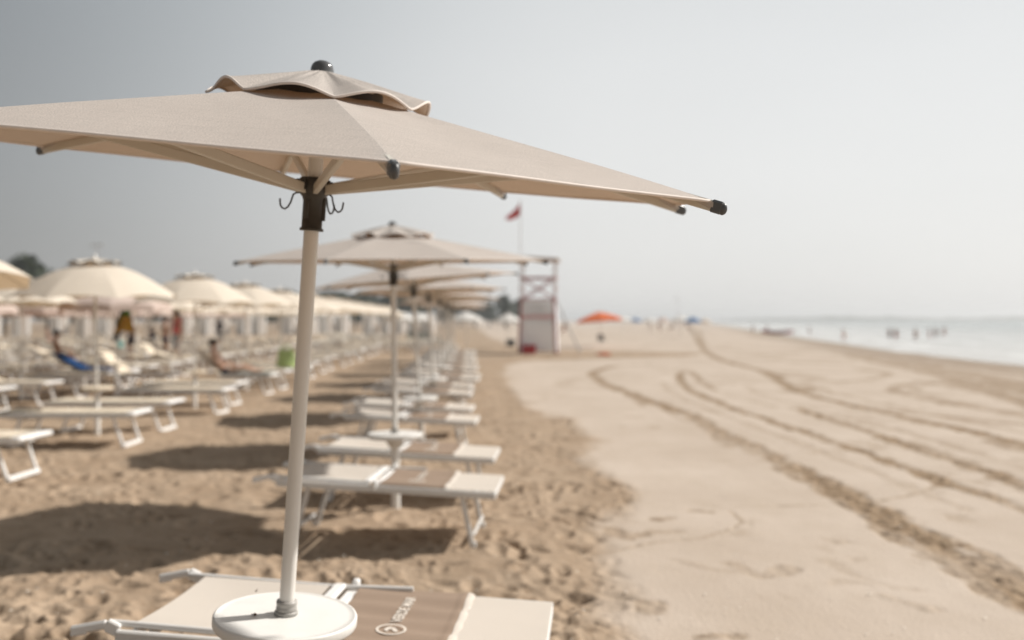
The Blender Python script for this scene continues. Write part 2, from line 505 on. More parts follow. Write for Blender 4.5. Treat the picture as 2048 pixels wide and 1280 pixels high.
for _p, _w, _st, _off in [(TRACKS[7][0], .2, .4, .55), (TRACKS[9][0], .2, .45, .7), (TRACKS[5][0], .16, .35, -.5), (TRACKS[9][0], .2, .3, -1.0)]:
    _q = []
    for _i, (_x, _y) in enumerate(_p):
        _a = Vector(_p[min(_i + 1, len(_p) - 1)]) - Vector(_p[max(_i - 1, 0)])
        _n = Vector((-_a.y, _a.x)).normalized()
        _q.append((_x + _n.x * _off, _y + _n.y * _off))
    TRACKS.append((_q[2:], _w, _st))
for _t in TRACKS:
    (_x0, _y0), (_x1, _y1) = _t[0][-2:]
    if _x1 / _y1 > .52:      # tracks run on past the edge of the picture
        _d = Vector((_x1 - _x0, _y1 - _y0)).normalized()
        _t[0].append((_x1 + _d.x * 3, _y1 + _d.y * 3)); _t[0].append((_x1 + _d.x * 6 + .5, _y1 + _d.y * 6 - .4))
def seg_dist(px, py, pts):
    d = np.full(px.shape, 1e9)
    for (ax, ay), (bx, by) in zip(pts[:-1], pts[1:]):
        dx, dy = bx - ax, by - ay
        L = dx * dx + dy * dy + 1e-12
        t = np.clip(((px - ax) * dx + (py - ay) * dy) / L, 0, 1)
        d = np.minimum(d, np.hypot(px - ax - t * dx, py - ay - t * dy))
    return d

def build_ground():
    th = np.concatenate([np.linspace(-math.pi, -R(34), 60)[:-1], np.linspace(-R(34), R(34), 840), np.linspace(R(34), math.pi, 60)[1:]])
    rr = np.concatenate([np.geomspace(0.05, 2.6, 40)[:-1], np.geomspace(2.6, 60, 760), np.geomspace(60, 14000, 130)[1:]])
    T, Q = np.meshgrid(th, rr)
    X, Y = Q * np.sin(T), Q * np.cos(T)
    n = X.size
    wob = 0.28 * fbm(X * .9, Y * .45, 4) + .12 * fbm(X * 4, Y * 2, 3)
    e = edge_x(Y)
    rough = 1 - sstep(-.16, .2, (X - e) + wob * (1 + 0.02 * Y))
    rough = np.where(Y < -5, 1, rough)
    near = np.exp(-np.maximum(Y - 4, 0) / 40)
    churn = np.zeros_like(X)
    front = (Y > 2) & (Y < 260) & (X < 120)
    xf, yf = X[front], Y[front]
    c = np.zeros_like(xf)
    nz = fbm(xf * 5, yf * 3, 3)
    nz2 = fbm(xf * 1.4 + 31, yf * 1.1, 3)
    for pts, w, st in TRACKS:
        pa = np.array(pts)
        lo, hi = pa.min(0) - 3 * w - .3, pa.max(0) + 3 * w + .3
        k = (xf > lo[0]) & (xf < hi[0]) & (yf > lo[1]) & (yf < hi[1])
        if not k.any(): continue
        d = seg_dist(xf[k], yf[k], pts) + nz[k] * w * .5
        s = st * (1 - sstep(w * .26, w * .66, d)) * np.clip(.95 + nz2[k] * .7, .4, 1)
        c[k] = np.maximum(c[k], s)
    churn[front] = c
    # loose scuffs and prints on the raked sand
    sc = sstep(.20, .42, fbm(X * 1.1 + 5, Y * .9 + 3, 4)) * sstep(.0, .3, fbm(X * 6, Y * 4, 3)) * .35
    churn = np.maximum(churn, sc * (1 - rough) * (Y > 0))
    xs = shore_x(Y)
    wet = sstep(-7, -.6, X - xs)
    # heights
    tramp = np.clip(.55 + 1.5 * fbm(X * .8 + 40, Y * .8, 3), .18, 1.35)
    wx_, wy_ = X + .10 * fbm(X * 2.2 + 9, Y * 2.2, 2), Y + .10 * fbm(X * 2.2, Y * 2.2 + 77, 2)
    h1 = .042 * fbm(X * 1.1, Y * 1.1, 3) + .020 * fbm(X * 3.6, Y * 3.6, 3) + tramp * (.024 * fbm(wx_ * 7, wy_ * 7, 3) + .017 * fbm(wx_ * 19, wy_ * 19, 3))
    # footprints: rounded pits with a raised rim
    pits = np.zeros_like(X)
    fr = (rough > .05) & (Y > 2.4) & (Y < 26) & (X > -16)
    xp, yp = X[fr], Y[fr]
    acc = np.zeros_like(xp)
    order = np.argsort(yp)
    ys, xs_s = yp[order], xp[order]
    accs = np.zeros_like(ys)
    prng = np.random.default_rng(3)
    for _ in range(4200):
        fy = 2.6 + 22 * prng.random() ** 1.5
        fx = -.62 * fy + prng.random() * (.62 * fy + 1.2)
        a = prng.random() * math.pi
        sz_ = prng.random()
        big = sz_ > .72
        la, lb = (.075 + .045 * prng.random(), .04 + .02 * prng.random()) if big else (.03 + .03 * prng.random(), .02 + .02 * prng.random())
        dep = (.022 + .02 * prng.random()) if big else (.014 + .016 * prng.random())
        if not big and fbm(np.array([fx * .8 + 40]), np.array([fy * .8]), 3)[0] < -.12: continue
        i0, i1 = np.searchsorted(ys, (fy - .35, fy + .35))
        dx, dy = xs_s[i0:i1] - fx, ys[i0:i1] - fy
        u, v = dx * math.cos(a) + dy * math.sin(a), -dx * math.sin(a) + dy * math.cos(a)
        q = (u / la) ** 2 + (v / lb) ** 2
        accs[i0:i1] += dep * (-np.exp(-q * .9) + .28 * np.exp(-(np.sqrt(q) - 1.6) ** 2 * 3))
    acc[order] = accs
    pits[fr] = np.clip(acc, -.05, .03)
    Z = rough * (h1 * 1.0 + pits) * np.where(Y > 40, .8, 1) + (1 - rough) * (.004 * fbm(X * .8, Y * .8, 3) + .003 * fbm(X * 7, Y * 7, 2))
    Z += churn * (.030 * fbm(X * 6.5, Y * 6.5, 3) + .028 * fbm(X * 15, Y * 15, 2) - .006) * (1 - rough)
    Z *= (1 - .8 * wet)
    far = sstep(60, 200, Q)
    Z *= 1 - far
    Z += np.where(X > xs - 4, -np.clip((X - xs + 4) * .02, 0, 3), 0)
    Z = np.where(Q < 2.4, np.minimum(Z, .02), Z)
    nr, nc = X.shape
    me = bpy.data.meshes.new('sand_ground')
    me.vertices.add(n)
    me.vertices.foreach_set('co', np.stack([X, Y, Z], -1).reshape(-1).astype(np.float32))
    i = np.arange(nr - 1)[:, None] * nc + np.arange(nc - 1)[None, :]
    q = np.stack([i, i + 1, i + nc + 1, i + nc], -1).reshape(-1, 4)[:, ::-1]
    nf = len(q)
    me.loops.add(nf * 4)
    me.loops.foreach_set('vertex_index', q.reshape(-1).astype(np.int32))
    me.polygons.add(nf)
    me.polygons.foreach_set('loop_start', (np.arange(nf) * 4).astype(np.int32))
    me.polygons.foreach_set('use_smooth', np.ones(nf, bool))
    me.update(calc_edges=True)
    for nm, arr in (('rough', rough), ('churn', churn), ('wet', wet)):
        at = me.attributes.new(nm, 'FLOAT', 'POINT')
        at.data.foreach_set('value', arr.reshape(-1).astype(np.float32))
    m, nd, l, b = node_mat('beach_sand')
    def attr(nm):
        k = nd.new('ShaderNodeAttribute'); k.attribute_name = nm; return k.outputs['Fac']
    def mixc(f, a, c2):
        k = nd.new('ShaderNodeMix'); k.data_type = 'RGBA'
        for nm, v in (('Factor', f), ('A', a), ('B', c2)):
            if isinstance(v, tuple): k.inputs[nm].default_value = (*v, 1)
            elif isinstance(v, float): k.inputs[nm].default_value = v
            else: l.new(v, k.inputs[nm])
        return k.outputs['Result']
    geo = nd.new('ShaderNodeNewGeometry')
    def noise(sc, det=4, sx=1, sy=1):
        mp = nd.new('ShaderNodeMapping'); mp.inputs['Scale'].default_value = (sx, sy, 1)
        t = nd.new('ShaderNodeTexNoise'); t.inputs['Scale'].default_value = sc; t.inputs['Detail'].default_value = det
        l.new(geo.outputs['Position'], mp.inputs[0]); l.new(mp.outputs[0], t.inputs['Vector'])
        return t.outputs['Fac']
    def ramp(f, p0, p1):
        k = nd.new('ShaderNodeMapRange'); k.inputs['From Min'].default_value = p0; k.inputs['From Max'].default_value = p1
        l.new(f, k.inputs['Value']); return k.outputs[0]
    def mul(a, bb):
        k = nd.new('ShaderNodeMath'); k.operation = 'MULTIPLY'
        for i2, v in enumerate((a, bb)):
            if isinstance(v, float): k.inputs[i2].default_value = v
            else: l.new(v, k.inputs[i2])
        return k.outputs[0]
    smooth_c = mixc(ramp(noise(.55, 5), .35, .65), (0.445, 0.368, 0.300), (0.512, 0.434, 0.364))
    smooth_c = mixc(mul(ramp(noise(3.0, 4, 1, .5), .45, .75), .35), smooth_c, (0.41, 0.335, 0.26))
    rough_c = mixc(ramp(noise(1.6, 6), .3, .7), (0.298, 0.220, 0.152), (0.388, 0.298, 0.216))  # darker tint for moisture plus self-shadowing of the lumps, painted into the colour
    rough_c = mixc(mul(ramp(noise(16.0, 3), .55, .72), .5), rough_c, (0.22, 0.145, 0.085))
    col = mixc(attr('rough'), smooth_c, rough_c)
    col = mixc(attr('churn'), col, mixc(ramp(noise(9.0, 4), .35, .65), (0.215, 0.150, 0.094), (0.33, 0.245, 0.165)))
    col = mixc(mul(attr('wet'), .75), col, (0.24, 0.19, 0.145))
    grain = nd.new('ShaderNodeMix'); grain.data_type = 'RGBA'; grain.blend_type = 'MULTIPLY'
    grain.inputs['Factor'].default_value = .5
    l.new(col, grain.inputs['A']); l.new(mixc(ramp(noise(420.0, 2), .3, .7), (.72, .70, .68), (1.2, 1.2, 1.2)), grain.inputs['B'])
    l.new(grain.outputs['Result'], b.inputs['Base Color'])
    b.inputs['Roughness'].default_value = 0.95
    b.inputs['Specular IOR Level'].default_value = 0.12
    bp = nd.new('ShaderNodeBump'); bp.inputs['Strength'].default_value = .5; bp.inputs['Distance'].default_value = .012
    l.new(noise(38.0, 5), bp.inputs['Height']); l.new(bp.outputs[0], b.inputs['Normal'])
    me.materials.append(m)
    return tag(put('sand_ground', me), kind='structure')
build_ground()

def build_sea():
    ys = np.concatenate([np.linspace(-300, 0, 12)[:-1], np.linspace(0, 220, 120), np.geomspace(220, 30000, 60)[1:]])
    us = np.concatenate([np.linspace(0, 40, 40), np.geomspace(40, 30000, 40)[1:]])
    V, dist = [], []
    for y in ys:
        for u in us:
            w = 0.8 * math.sin(y * .16) + .5 * math.sin(y * .41 + 1)
            V.append((float(shore_x(y)) - 2.2 + u + w * max(0, 1 - u / 30), y, -.055)); dist.append(u)
    nc = len(us)
    F = [(a * nc + b, a * nc + b + 1, (a + 1) * nc + b + 1, (a + 1) * nc + b) for a in range(len(ys) - 1) for b in range(nc - 1)]
    me = bpy.data.meshes.new('sea'); me.from_pydata(V, [], F)
    at = me.attributes.new('offshore', 'FLOAT', 'POINT'); at.data.foreach_set('value', dist)
    me.polygons.foreach_set('use_smooth', [True] * len(F))
    m, n, l, b = node_mat('sea_water')
    a = n.new('ShaderNodeAttribute'); a.attribute_name = 'offshore'
    geo = n.new('ShaderNodeNewGeometry')
    mp = n.new('ShaderNodeMapping'); mp.inputs['Scale'].default_value = (1.0, .22, 1); mp.inputs['Rotation'].default_value = (0, 0, R(-10))
    l.new(geo.outputs['Position'], mp.inputs[0])
    nz = n.new('ShaderNodeTexNoise'); nz.inputs['Scale'].default_value = .55; nz.inputs['Detail'].default_value = 5
    l.new(mp.outputs[0], nz.inputs['Vector'])
    rp = n.new('ShaderNodeValToRGB')
    e = rp.color_ramp.elements
    e[0].position = 0; e[0].color = (.46, .44, .41, 1)
    e[1].position = 1; e[1].color = (.17, .22, .215, 1)
    k = e.new(.10); k.color = (.40, .40, .38, 1)
    k = e.new(.35); k.color = (.27, .29, .28, 1)
    dv = n.new('ShaderNodeMath'); dv.operation = 'DIVIDE'; dv.inputs[1].default_value = 120
    l.new(a.outputs['Fac'], dv.inputs[0]); l.new(dv.outputs[0], rp.inputs[0])
    # foam lines of small breakers, parallel to the shore
    s1 = n.new('ShaderNodeMath'); s1.operation = 'MULTIPLY_ADD'; s1.inputs[1].default_value = .16
    l.new(a.outputs['Fac'], s1.inputs[0])
    s2 = n.new('ShaderNodeMath'); s2.operation = 'MULTIPLY'; s2.inputs[1].default_value = 2.2
    l.new(nz.outputs['Fac'], s2.inputs[0]); l.new(s2.outputs[0], s1.inputs[2])
    s3 = n.new('ShaderNodeMath'); s3.operation = 'FRACT'; l.new(s1.outputs[0], s3.inputs[0])
    s4 = n.new('ShaderNodeMapRange'); s4.inputs['From Min'].default_value = .72; s4.inputs['From Max'].default_value = .95
    l.new(s3.outputs[0], s4.inputs['Value'])
    s5 = n.new('ShaderNodeMapRange'); s5.inputs['From Min'].default_value = 45; s5.inputs['From Max'].default_value = 8; s5.inputs['To Max'].default_value = .6
    l.new(a.outputs['Fac'], s5.inputs['Value'])
    s6 = n.new('ShaderNodeMath'); s6.operation = 'MULTIPLY'; l.new(s4.outputs[0], s6.inputs[0]); l.new(s5.outputs[0], s6.inputs[1])
    mx = n.new('ShaderNodeMix'); mx.data_type = 'RGBA'; mx.inputs['B'].default_value = (.82, .82, .81, 1)
    l.new(s6.outputs[0], mx.inputs['Factor']); l.new(rp.outputs[0], mx.inputs['A']); l.new(mx.outputs['Result'], b.inputs['Base Color'])
    b.inputs['Roughness'].default_value = .22
    b.inputs['IOR'].default_value = 1.33
    bp = n.new('ShaderNodeBump'); bp.inputs['Strength'].default_value = .35; bp.inputs['Distance'].default_value = .4
    l.new(nz.outputs['Fac'], bp.inputs['Height']); l.new(bp.outputs[0], b.inputs['Normal'])
    me.materials.append(m)
    tag(put('sea', me), kind='structure')
build_sea()

def build_coast():
    """the low wooded spit across the water, a long ridge with a shore side and a back side"""
    mb = MB()
    xs = np.linspace(230, 1560, 260)
    h = 6.6 + 4 * fbm(xs * .016, xs * 0 + 3.3, 4) + 1.3 * fbm(xs * .12, xs * 0 + 1, 3)
    h *= sstep(230, 365, xs) * .9 + .1
    dep = (-100, -24, 0, 28, 120)
    prof = (0, .75, 1, .8, 0)
    def fn(u, v):
        i = int(round(u * (len(xs) - 1))); j = int(round(v * 4))
        return (xs[i] , 1300 + dep[j] * .7 + 16 * math.sin(xs[i] * .008), -1 + max(0, h[i]) * prof[j])
    mb.grid(fn, len(xs) - 1, 4)
    tag(put('distant_coast_hills', mb.mesh('distant_coast_hills', 'leaf')), kind='structure')
build_coast()

# ------------------------------------------------------------------ flat beige parasols of the seaside row
NR = 8
RT = 1.354          # rib tip radius
def pol(r, a, z): return Vector((r * math.cos(a), r * math.sin(a), z))
def rib_z(r): return 0.012 + 0.262 * (1 - r / RT)   # centre of the rib under the cloth
def cloth_z(r): return rib_z(r) + .021 - .008 * max(0, (r - .9) / .42) ** 2

def canopy_mesh():
    mb = MB()
    r0, r1 = .045, 1.315
    for k in range(NR):
        a0, a1 = 2 * math.pi * k / NR, 2 * math.pi * (k + 1) / NR
        def fn(u, v):
            r = r0 + (r1 - r0) * u
            p = pol(r, a0, cloth_z(r)).lerp(pol(r, a1, cloth_z(r)), v)
            s = math.sin(math.pi * v)
            p.z -= .007 * s * math.sin(math.pi * u) - .0016 * s * math.sin(9 * u + 2.1 * k) * math.sin(math.pi * 3 * v + k)
            p.z += .0012 * math.sin(math.pi * v * 2 + k) * u * u * s
            pull = 1 - .008 * s * u ** 3
            p.x *= pull; p.y *= pull
            return p
        mb.grid(fn, 22, 20, lambda u, v: ((v - .5) * (r0 + (r1 - r0) * u) * .77 + k * 3.1, u * (r1 - r0)))
    return mb.mesh('canopy', 'canopy'), fn
def canopy_edge():
    pts = []
    for k in range(NR):
        a0, a1 = 2 * math.pi * k / NR, 2 * math.pi * (k + 1) / NR
        for j in range(20):
            v = j / 20; s = math.sin(math.pi * v)
            r = 1.315
            p = pol(r, a0, cloth_z(r)).lerp(pol(r, a1, cloth_z(r)), v)
            p.z += .0012 * math.sin(math.pi * v * 2 + k) * s
            p.x *= 1 - .008 * s; p.y *= 1 - .008 * s
            p.z -= .002
            pts.append(p)
    return pts
def vent_pt(k, t, v):
    """top cloth of the wind vent: pinned at the ribs, lifted in between"""
    a = 2 * math.pi * (k + v) / NR
    rnd = [1.1, 1.1, .75, 1.1, .95, .95, .72, .9][k % 8]
    s = math.sin(math.pi * v ** [1, .9, 1.2, 1.0, .62, 2.3, 1.3, 1.0][k % 8])
    rc = .350
    r = .028 + (rc - .028) * t
    ch = math.cos(math.pi / NR) / math.cos((v - .5) * 2 * math.pi / NR)
    rr = r * (ch * .5 + .5) * (1 + .05 * s * t)
    z0, z1 = .342, cloth_z(rc) + .008
    z = z0 + (z1 - z0) * (t ** 1.1)
    z += .036 * rnd * (s ** 1.3) * t ** 1.6
    z += (.009 * s * math.sin(math.pi * 2 * v + k * 1.7) + .007 * math.sin(5 * math.pi * v + 2.3 * k) * s + .004 * math.sin(9 * math.pi * v + k + 4 * t) * s) * 2.2 * t * (1 - t)
    return pol(rr, a, z)
def vent_mesh():
    mb = MB()
    for k in range(NR):
        mb.grid(lambda u, v: vent_pt(k, u, v), 12, 20, lambda u, v: ((v - .5) * .3 * u + k * 2.3, u * .36))
    return mb.mesh('vent', 'canopy')
def vent_edge():
    return [vent_pt(k, 1, j / 20) - Vector((0, 0, .002)) for k in range(NR) for j in range(20)]

CM = {}
CM['canopy'] = canopy_mesh()[0]
CM['piping'] = MB().tube(canopy_edge(), .0042, 8, closed=True).mesh('piping', 'piping')
CM['vent'] = vent_mesh()
_ln = MB()  # added dark ring that stops sky light showing through the vent gaps
for _k in range(NR):
    def _lf(u, v, k=_k):
        p = vent_pt(k, .54, v)
        q = pol(math.hypot(p.x, p.y), math.atan2(p.y, p.x), cloth_z(math.hypot(p.x, p.y)) - .006)
        return q.lerp(p - Vector((0, 0, .012)), u)
    _ln.grid(_lf, 2, 10)
CM['light_block'] = _ln.mesh('vent_light_block', 'dark')
CM['ventpiping'] = MB().tube(vent_edge(), .0044, 8, closed=True).mesh('vent_piping', 'piping')
CM['rib'] = MB().bar((.035, 0, rib_z(.035)), (.72, 0, rib_z(.72)), .016, .03, bev=.003).bar((.719, 0, rib_z(.719)), (1.322, 0, rib_z(1.322)), .0158, .0298, bev=.003).mesh('rib', 'rib')
_cap = MB()
_zc = rib_z(1.33)
_cap.box((1.333, 0, _zc), (.034, .0205, .0345), Matrix.Rotation(R(11.5), 3, 'Y'), .005)
_cap.ball((1.348, 0, _zc - .004), (.013, .0098, .0165), 14, 10)
CM['cap'] = _cap.mesh('end_cap', 'cap')
CM['pocket'] = MB().grid(lambda u, v: Vector((1.24 + .085 * u, (.017 - .006 * u) * (1 if v > .5 else -1) * (1 if abs(v - .5) > .2 else .55), cloth_z(1.24 + .085 * u) - .002 - (.004 + .020 * u) * (.5 - abs(v - .5)) * 2)), 6, 4).mesh('rib_pocket', 'canopy')
CM['strut'] = MB().bar((.045, 0, -.035), (.80, 0, rib_z(.80) - .022), .017, .032, bev=.003).mesh('strut', 'rib')
CM['finial'] = MB().lathe([(.0, .315), (.03, .317), (.04, .331), (.041, .336), (.0375, .341), (.0365, .350), (.033, .361), (.025, .370), (.013, .3755), (.0005, .377)], 28).mesh('finial', 'finial')
_hub = MB()
_hub.lathe([(.026, -.172), (.0385, -.172), (.0385, -.164), (.033, -.162), (.033, -.075), (.037, -.062), (.047, -.052), (.05, -.048), (.05, -.006), (.044, .0), (.026, .0)], 32)
_hub.box((.034, 0, -.10), (.016, .011, .075), None, .002)
_hub.box((-.012, -.031, -.105), (.012, .012, .06), None, .002)
for k in range(8):
    a = 2 * math.pi * (k + .5) / 8
    _hub.box(pol(.052, a, -.025), (.016, .012, .036), Matrix.Rotation(a, 3, 'Z'), .002)
CM['hub'] = _hub.mesh('hub', 'dark')
hk = [(.045, -.050), (.058, -.052), (.066, -.058), (.069, -.07), (.073, -.085), (.081, -.10), (.090, -.107), (.099, -.104), (.105, -.096), (.107, -.084), (.1075, -.074)]
CM['hook'] = MB().tube([(a, 0, b) for a, b in hk], .0030, 8).mesh('hook', 'dark')
CM['crown'] = MB().lathe([(.024, .235), (.046, .235), (.046, .29), (.03, .305), (.0, .306)], 24).mesh('crown_hub', 'dark')

def pole_mesh(top, zt):
    mb = MB()
    mb.tube([(0, 0, zt - .03), (0, 0, top)], .0245, 24)
    mb.tube([(0, 0, zt + .29), (0, 0, zt + .2915)], .0251, 24)
    return mb.mesh('pole', 'pole')
def post_mesh(zt):
    mb = MB()
    mb.lathe([(.037, -.25), (.037, zt - .13), (.036, zt - .12), (.03, zt - .07)], 24)
    return mb.mesh('ground_post', 'post')
def tray_mesh(zt, mat='tray', rad=.2335, cone=True):
    h = .040
    pr = [(.03, zt - h)] if not cone else [(.034, zt - .135), (.04, zt - .13), (.09, zt - h - .012)]
    pr += [(rad - .014, zt - h), (rad - .004, zt - h + .004), (rad, zt - h + .012), (rad, zt - .006), (rad - .0018, zt - .0018), (rad - .006, zt), (rad - .009, zt), (rad - .0105, zt - .0012), (rad - .03, zt - .0012), (.05, zt - .0005), (.0, zt - .0005)]
    return MB().lathe(pr, 64).mesh('tray', mat)
def clamp_mesh(zt):
    return MB().lathe([(.0, zt + .0), (.038, zt + .001), (.038, zt + .010), (.0345, zt + .013), (.0335, zt + .0132)], 28).lathe([(.0245, zt + .013), (.0325, zt + .013), (.034, zt + .016), (.034, zt + .024), (.0325, zt + .026), (.0325, zt + .033), (.034, zt + .036), (.033, zt + .046), (.0245, zt + .047)], 28).mesh('clamp', 'clamp')

def axis_mat(tx, ty):
    n = Vector((tx, ty, 1)).normalized()
    u = Vector((1, 0, 0)); u = (u - n * u.dot(n)).normalized()
    v = n.cross(u)
    return Matrix((u, v, n)).transposed().to_4x4()

def flat_parasol(x, y, zt, lean, tilt, phase, label, hc=2.089, detail=True, group='flat beige parasols of the seaside row'):
    """x, y: where the pole passes through its tray at height zt"""
    A = axis_mat(*lean)
    base = Vector((x - lean[0] * zt, y - lean[1] * zt, 0))
    root = thing('beach_parasol', label, 'parasol', group=group, mat=Matrix.Translation(base) @ A)
    T = A.inverted() @ axis_mat(*tilt)
    H = Matrix.Translation((0, 0, hc)) @ T @ Matrix.Rotation(phase, 4, 'Z')
    key = ('p', round(zt, 3), round(hc, 3))
    if key not in CM:
        CM[key] = (pole_mesh(hc + .0, zt), post_mesh(zt), tray_mesh(zt), clamp_mesh(zt))
    pm, gm, tm, cm = CM[key]
    put('pole', pm, root)
    put('ground_post', gm, root)
    tr = put('tray', tm, root)
    put('clamp', cm, tr)
    cn = put('canopy', CM['canopy'], root, H)
    put('piping', CM['piping'], cn)
    put('upper_pole', CM.setdefault('upper', MB().tube([(0, 0, -.06), (0, 0, .29)], .0235, 20).mesh('upper_pole', 'pole')), root, H)
    ve = put('vent', CM['vent'], root, H)
    put('piping', CM['ventpiping'], ve)
    put('vent_light_block', CM['light_block'], ve)
    put('finial', CM['finial'], root, H)
    hb = put('hub', CM['hub'], root, Matrix.Translation((0, 0, hc)))
    put('crown_hub', CM['crown'], root, H)
    for k in range(4 if detail else 2):
        put('hook', CM['hook'], hb, Matrix.Rotation([R(184), R(-16), R(118), R(62)][k], 4, 'Z'))
    for k in range(NR):
        Q = Matrix.Rotation(2 * math.pi * k / NR, 4, 'Z')
        rb = put('rib', CM['rib'], root, H @ Q)
        put('end_cap', CM['cap'], rb)
        if detail:
            put('pocket', CM['pocket'], cn, Q)
        put('strut', CM['strut'], root, H @ Q)
    return root

flat_parasol(-.747, 3.141, .65, (.0727, -.0295), (.0941, -.118), R(-26.95), 'large beige parasol close to the camera, its whole canopy tilted over the white tray')
ORD = ['first', 'second', 'third', 'fourth', 'fifth', 'sixth', 'seventh', 'eighth', 'ninth', 'tenth', 'eleventh', 'twelfth', 'thirteenth', 'fourteenth', 'fifteenth', 'sixteenth']
FRONT = [(-1.004, 8.15, .65, (-.012, 0), (-.005, -.048), R(-14)),
         (-1.19, 12.2, .63, (-.055, -.015), (-.085, -.024), R(3)),
         (-1.36, 16.4, .61, (-.06, -.015), (-.03, .012), R(-8)),
         (-1.53, 20.5, .62, (-.02, -.01), (.03, .02), R(10)),
         (-1.72, 24.6, .62, (.01, .0), (-.06, .03), R(-4)),
         (-1.9, 28.7, .62, (-.03, .0), (.02, -.03), R(16)),
         (-2.1, 32.8, .62, (.02, .0), (-.03, .02), R(-12)),
         (-2.28, 37.0, .62, (.0, .01), (.03, .03), R(7))]
for i, (x, y, zt, ln, ti, ph) in enumerate(FRONT):
    flat_parasol(x, y, zt, ln, ti, ph, ['second beige parasol of the seaside row, upright behind the big one',
        'third beige parasol of the seaside row, canopy tipped down on its inland side',
        'fourth beige parasol of the seaside row, dipping towards the camera behind the tipped one'][i] if i < 3 else
        f'{ORD[i + 1]} flat beige parasol counted along the seaside row', detail=(i < 2))

# ------------------------------------------------------------------ seaside loungers, light sling with a taupe seat cover
def lz(x): return .452 - .046 * (x + .8)
W2 = .365
def front_lounger_meshes():
    D = {}
    f = MB()
    for s in (-1, 1):
        f.bar((-.80, s * W2, lz(-.80)), (.855, s * W2, lz(.855)), .028, .052, bev=.006)
    f.bar((.842, -W2 + .014, lz(.842) ), (.842, W2 - .014, lz(.842)), .028, .040, bev=.006)
    f.bar((-.76, -W2 + .014, lz(-.76) - .006), (-.76, W2 - .014, lz(-.76) - .006), .026, .03, bev=.005)
    f.bar((.40, -W2 + .014, lz(.4) - .02), (.40, W2 - .014, lz(.4) - .02), .022, .022, bev=.004)
    D['frame'] = f.mesh('frame', 'frame')
    b = MB()
    for s in (-1, 1):
        b.tube([(-.83, s * (W2 - .033), lz(-.83) + .040), (-.15, s * (W2 - .033), lz(-.15) + .034), (.22, s * (W2 - .02), lz(.22) + .045)] if s > 0 else [(-.83, s * (W2 - .033), lz(-.83) + .040), (-.10, s * (W2 - .033), lz(-.10) + .034)], .012, 10)
    b.tube([(-.68, -W2 + .033, lz(-.68) + .036), (-.68, -W2 + .06, lz(-.68) + .0), (-.68, W2 - .06, lz(-.68) + .0), (-.68, W2 - .033, lz(-.68) + .036)], .0095, 10)
    D['backframe'] = b.mesh('backrest_frame', 'frame')
    def sling(x0, x1, name, mat, sag=.02, dz=.03, w=W2 - .04):
        def fn(u, v):
            x = x0 + (x1 - x0) * u; y = w * (2 * v - 1)
            return Vector((x, y, lz(x) + dz - sag * math.sin(math.pi * v) * (.4 + .6 * math.sin(math.pi * u)) ))
        return MB().grid(fn, 14, 12, lambda u, v: (x0 + (x1 - x0) * u, w * 2 * v)).mesh(name, mat)
    D['backrest'] = sling(-.745, -.16, 'backrest', 'sling', .028, .042)
    D['seat'] = sling(-.03, .50, 'seat', 'sling', .02, .012)
    D['foot_rest'] = sling(.47, .852, 'foot_rest', 'sling', .006, .030, W2 - .010)
    c = MB()
    c.bar((-.115, -W2 + .02, lz(-.115) + .040), (-.115, W2 - .02, lz(-.115) + .040), .055, .022, bev=.007)
    c.bar((-.055, -W2 + .05, lz(-.055) + .022), (-.055, W2 - .05, lz(-.055) + .022), .05, .014, bev=.005)
    D['crossbar'] = c.mesh('crossbar', 'plastic')
    D['clip'] = MB().box((0, 0, .028), (.032, .042, .075), None, .008).mesh('clip', 'plastic')
    # taupe cover, tucked over the rails, a soft fold and faint ripples
    def cov(u, v):
        x = -.02 + .50 * u; y = (W2 + .012) * (2 * v - 1)
        e = abs(2 * v - 1)
        z = lz(x) + .046 - .016 * math.sin(math.pi * v) + .0035 * math.sin(v * 31 + 1.2 * u) + .003 * math.sin(v * 17 + 2) * math.sin(u * 5)
        if e > .94: z -= (e - .94) / .06 * .035
        if u > .93: z += .006 * math.sin((u - .93) / .07 * math.pi)
        return Vector((x, y, z))
    D['cover'] = MB().grid(cov, 26, 48, lambda u, v: (.5 * u, .75 * v)).mesh('seat_cover', 'taupe')
    g = MB()
    def hem(u, v):
        p = cov(1 - .004, v); return Vector((p.x + .03 * u - .004, p.y * 1.002, p.z + .004 - .012 * u * u))
    g.grid(hem, 4, 40, lambda u, v: (.03 * u, .75 * v))
    D['hem'] = g.mesh('hem', 'sling')
    st = MB()
    for k in range(11):
        y = -.33 + .066 * k
        st.ball((.497, y, lz(.497) + .036 - .016 * math.cos(y / W2 * 1.5)), (.006, .010, .006), 8, 6)
    D['toggle'] = st.mesh('toggle_row', 'plastic')
    h = MB()
    h.bar((-.79, 0, .0), (-.84, 0, .022), .022, .05, bev=.006)
    h.bar((-.835, 0, .024), (-.985, 0, -.004), .022, .034, bev=.008)
    h.bar((-.92, 0, -.006), (-.985, 0, -.018), .02, .018, bev=.006)
    D['handle'] = h.mesh('handle', 'plastic')
    def leg(xt, xb):
        m = MB()
        for s in (-1, 1):
            m.bar((xt, s * (W2 - .03), lz(xt) - .02), (xb, s * (W2 - .045), -.03), .024, .036, up=(1, 0, 0), bev=.005)
            m.box((xb, s * (W2 - .045), .02), (.045, .03, .05), None, .008)
        m.bar((xb, -W2 + .05, .09), (xb, W2 - .05, .09), .022, .022, bev=.005)
        return m.mesh('leg', 'frame')
    D['leg_foot'] = leg(.60, .685)
    D['leg_head'] = leg(-.56, -.70)
    D['text'] = text_mesh('VERDE MARE', .062, 'print')
    em = MB()
    ring = lambda r, n=40: [(r * math.cos(2 * math.pi * k / n), r * math.sin(2 * math.pi * k / n), 0) for k in range(n)]
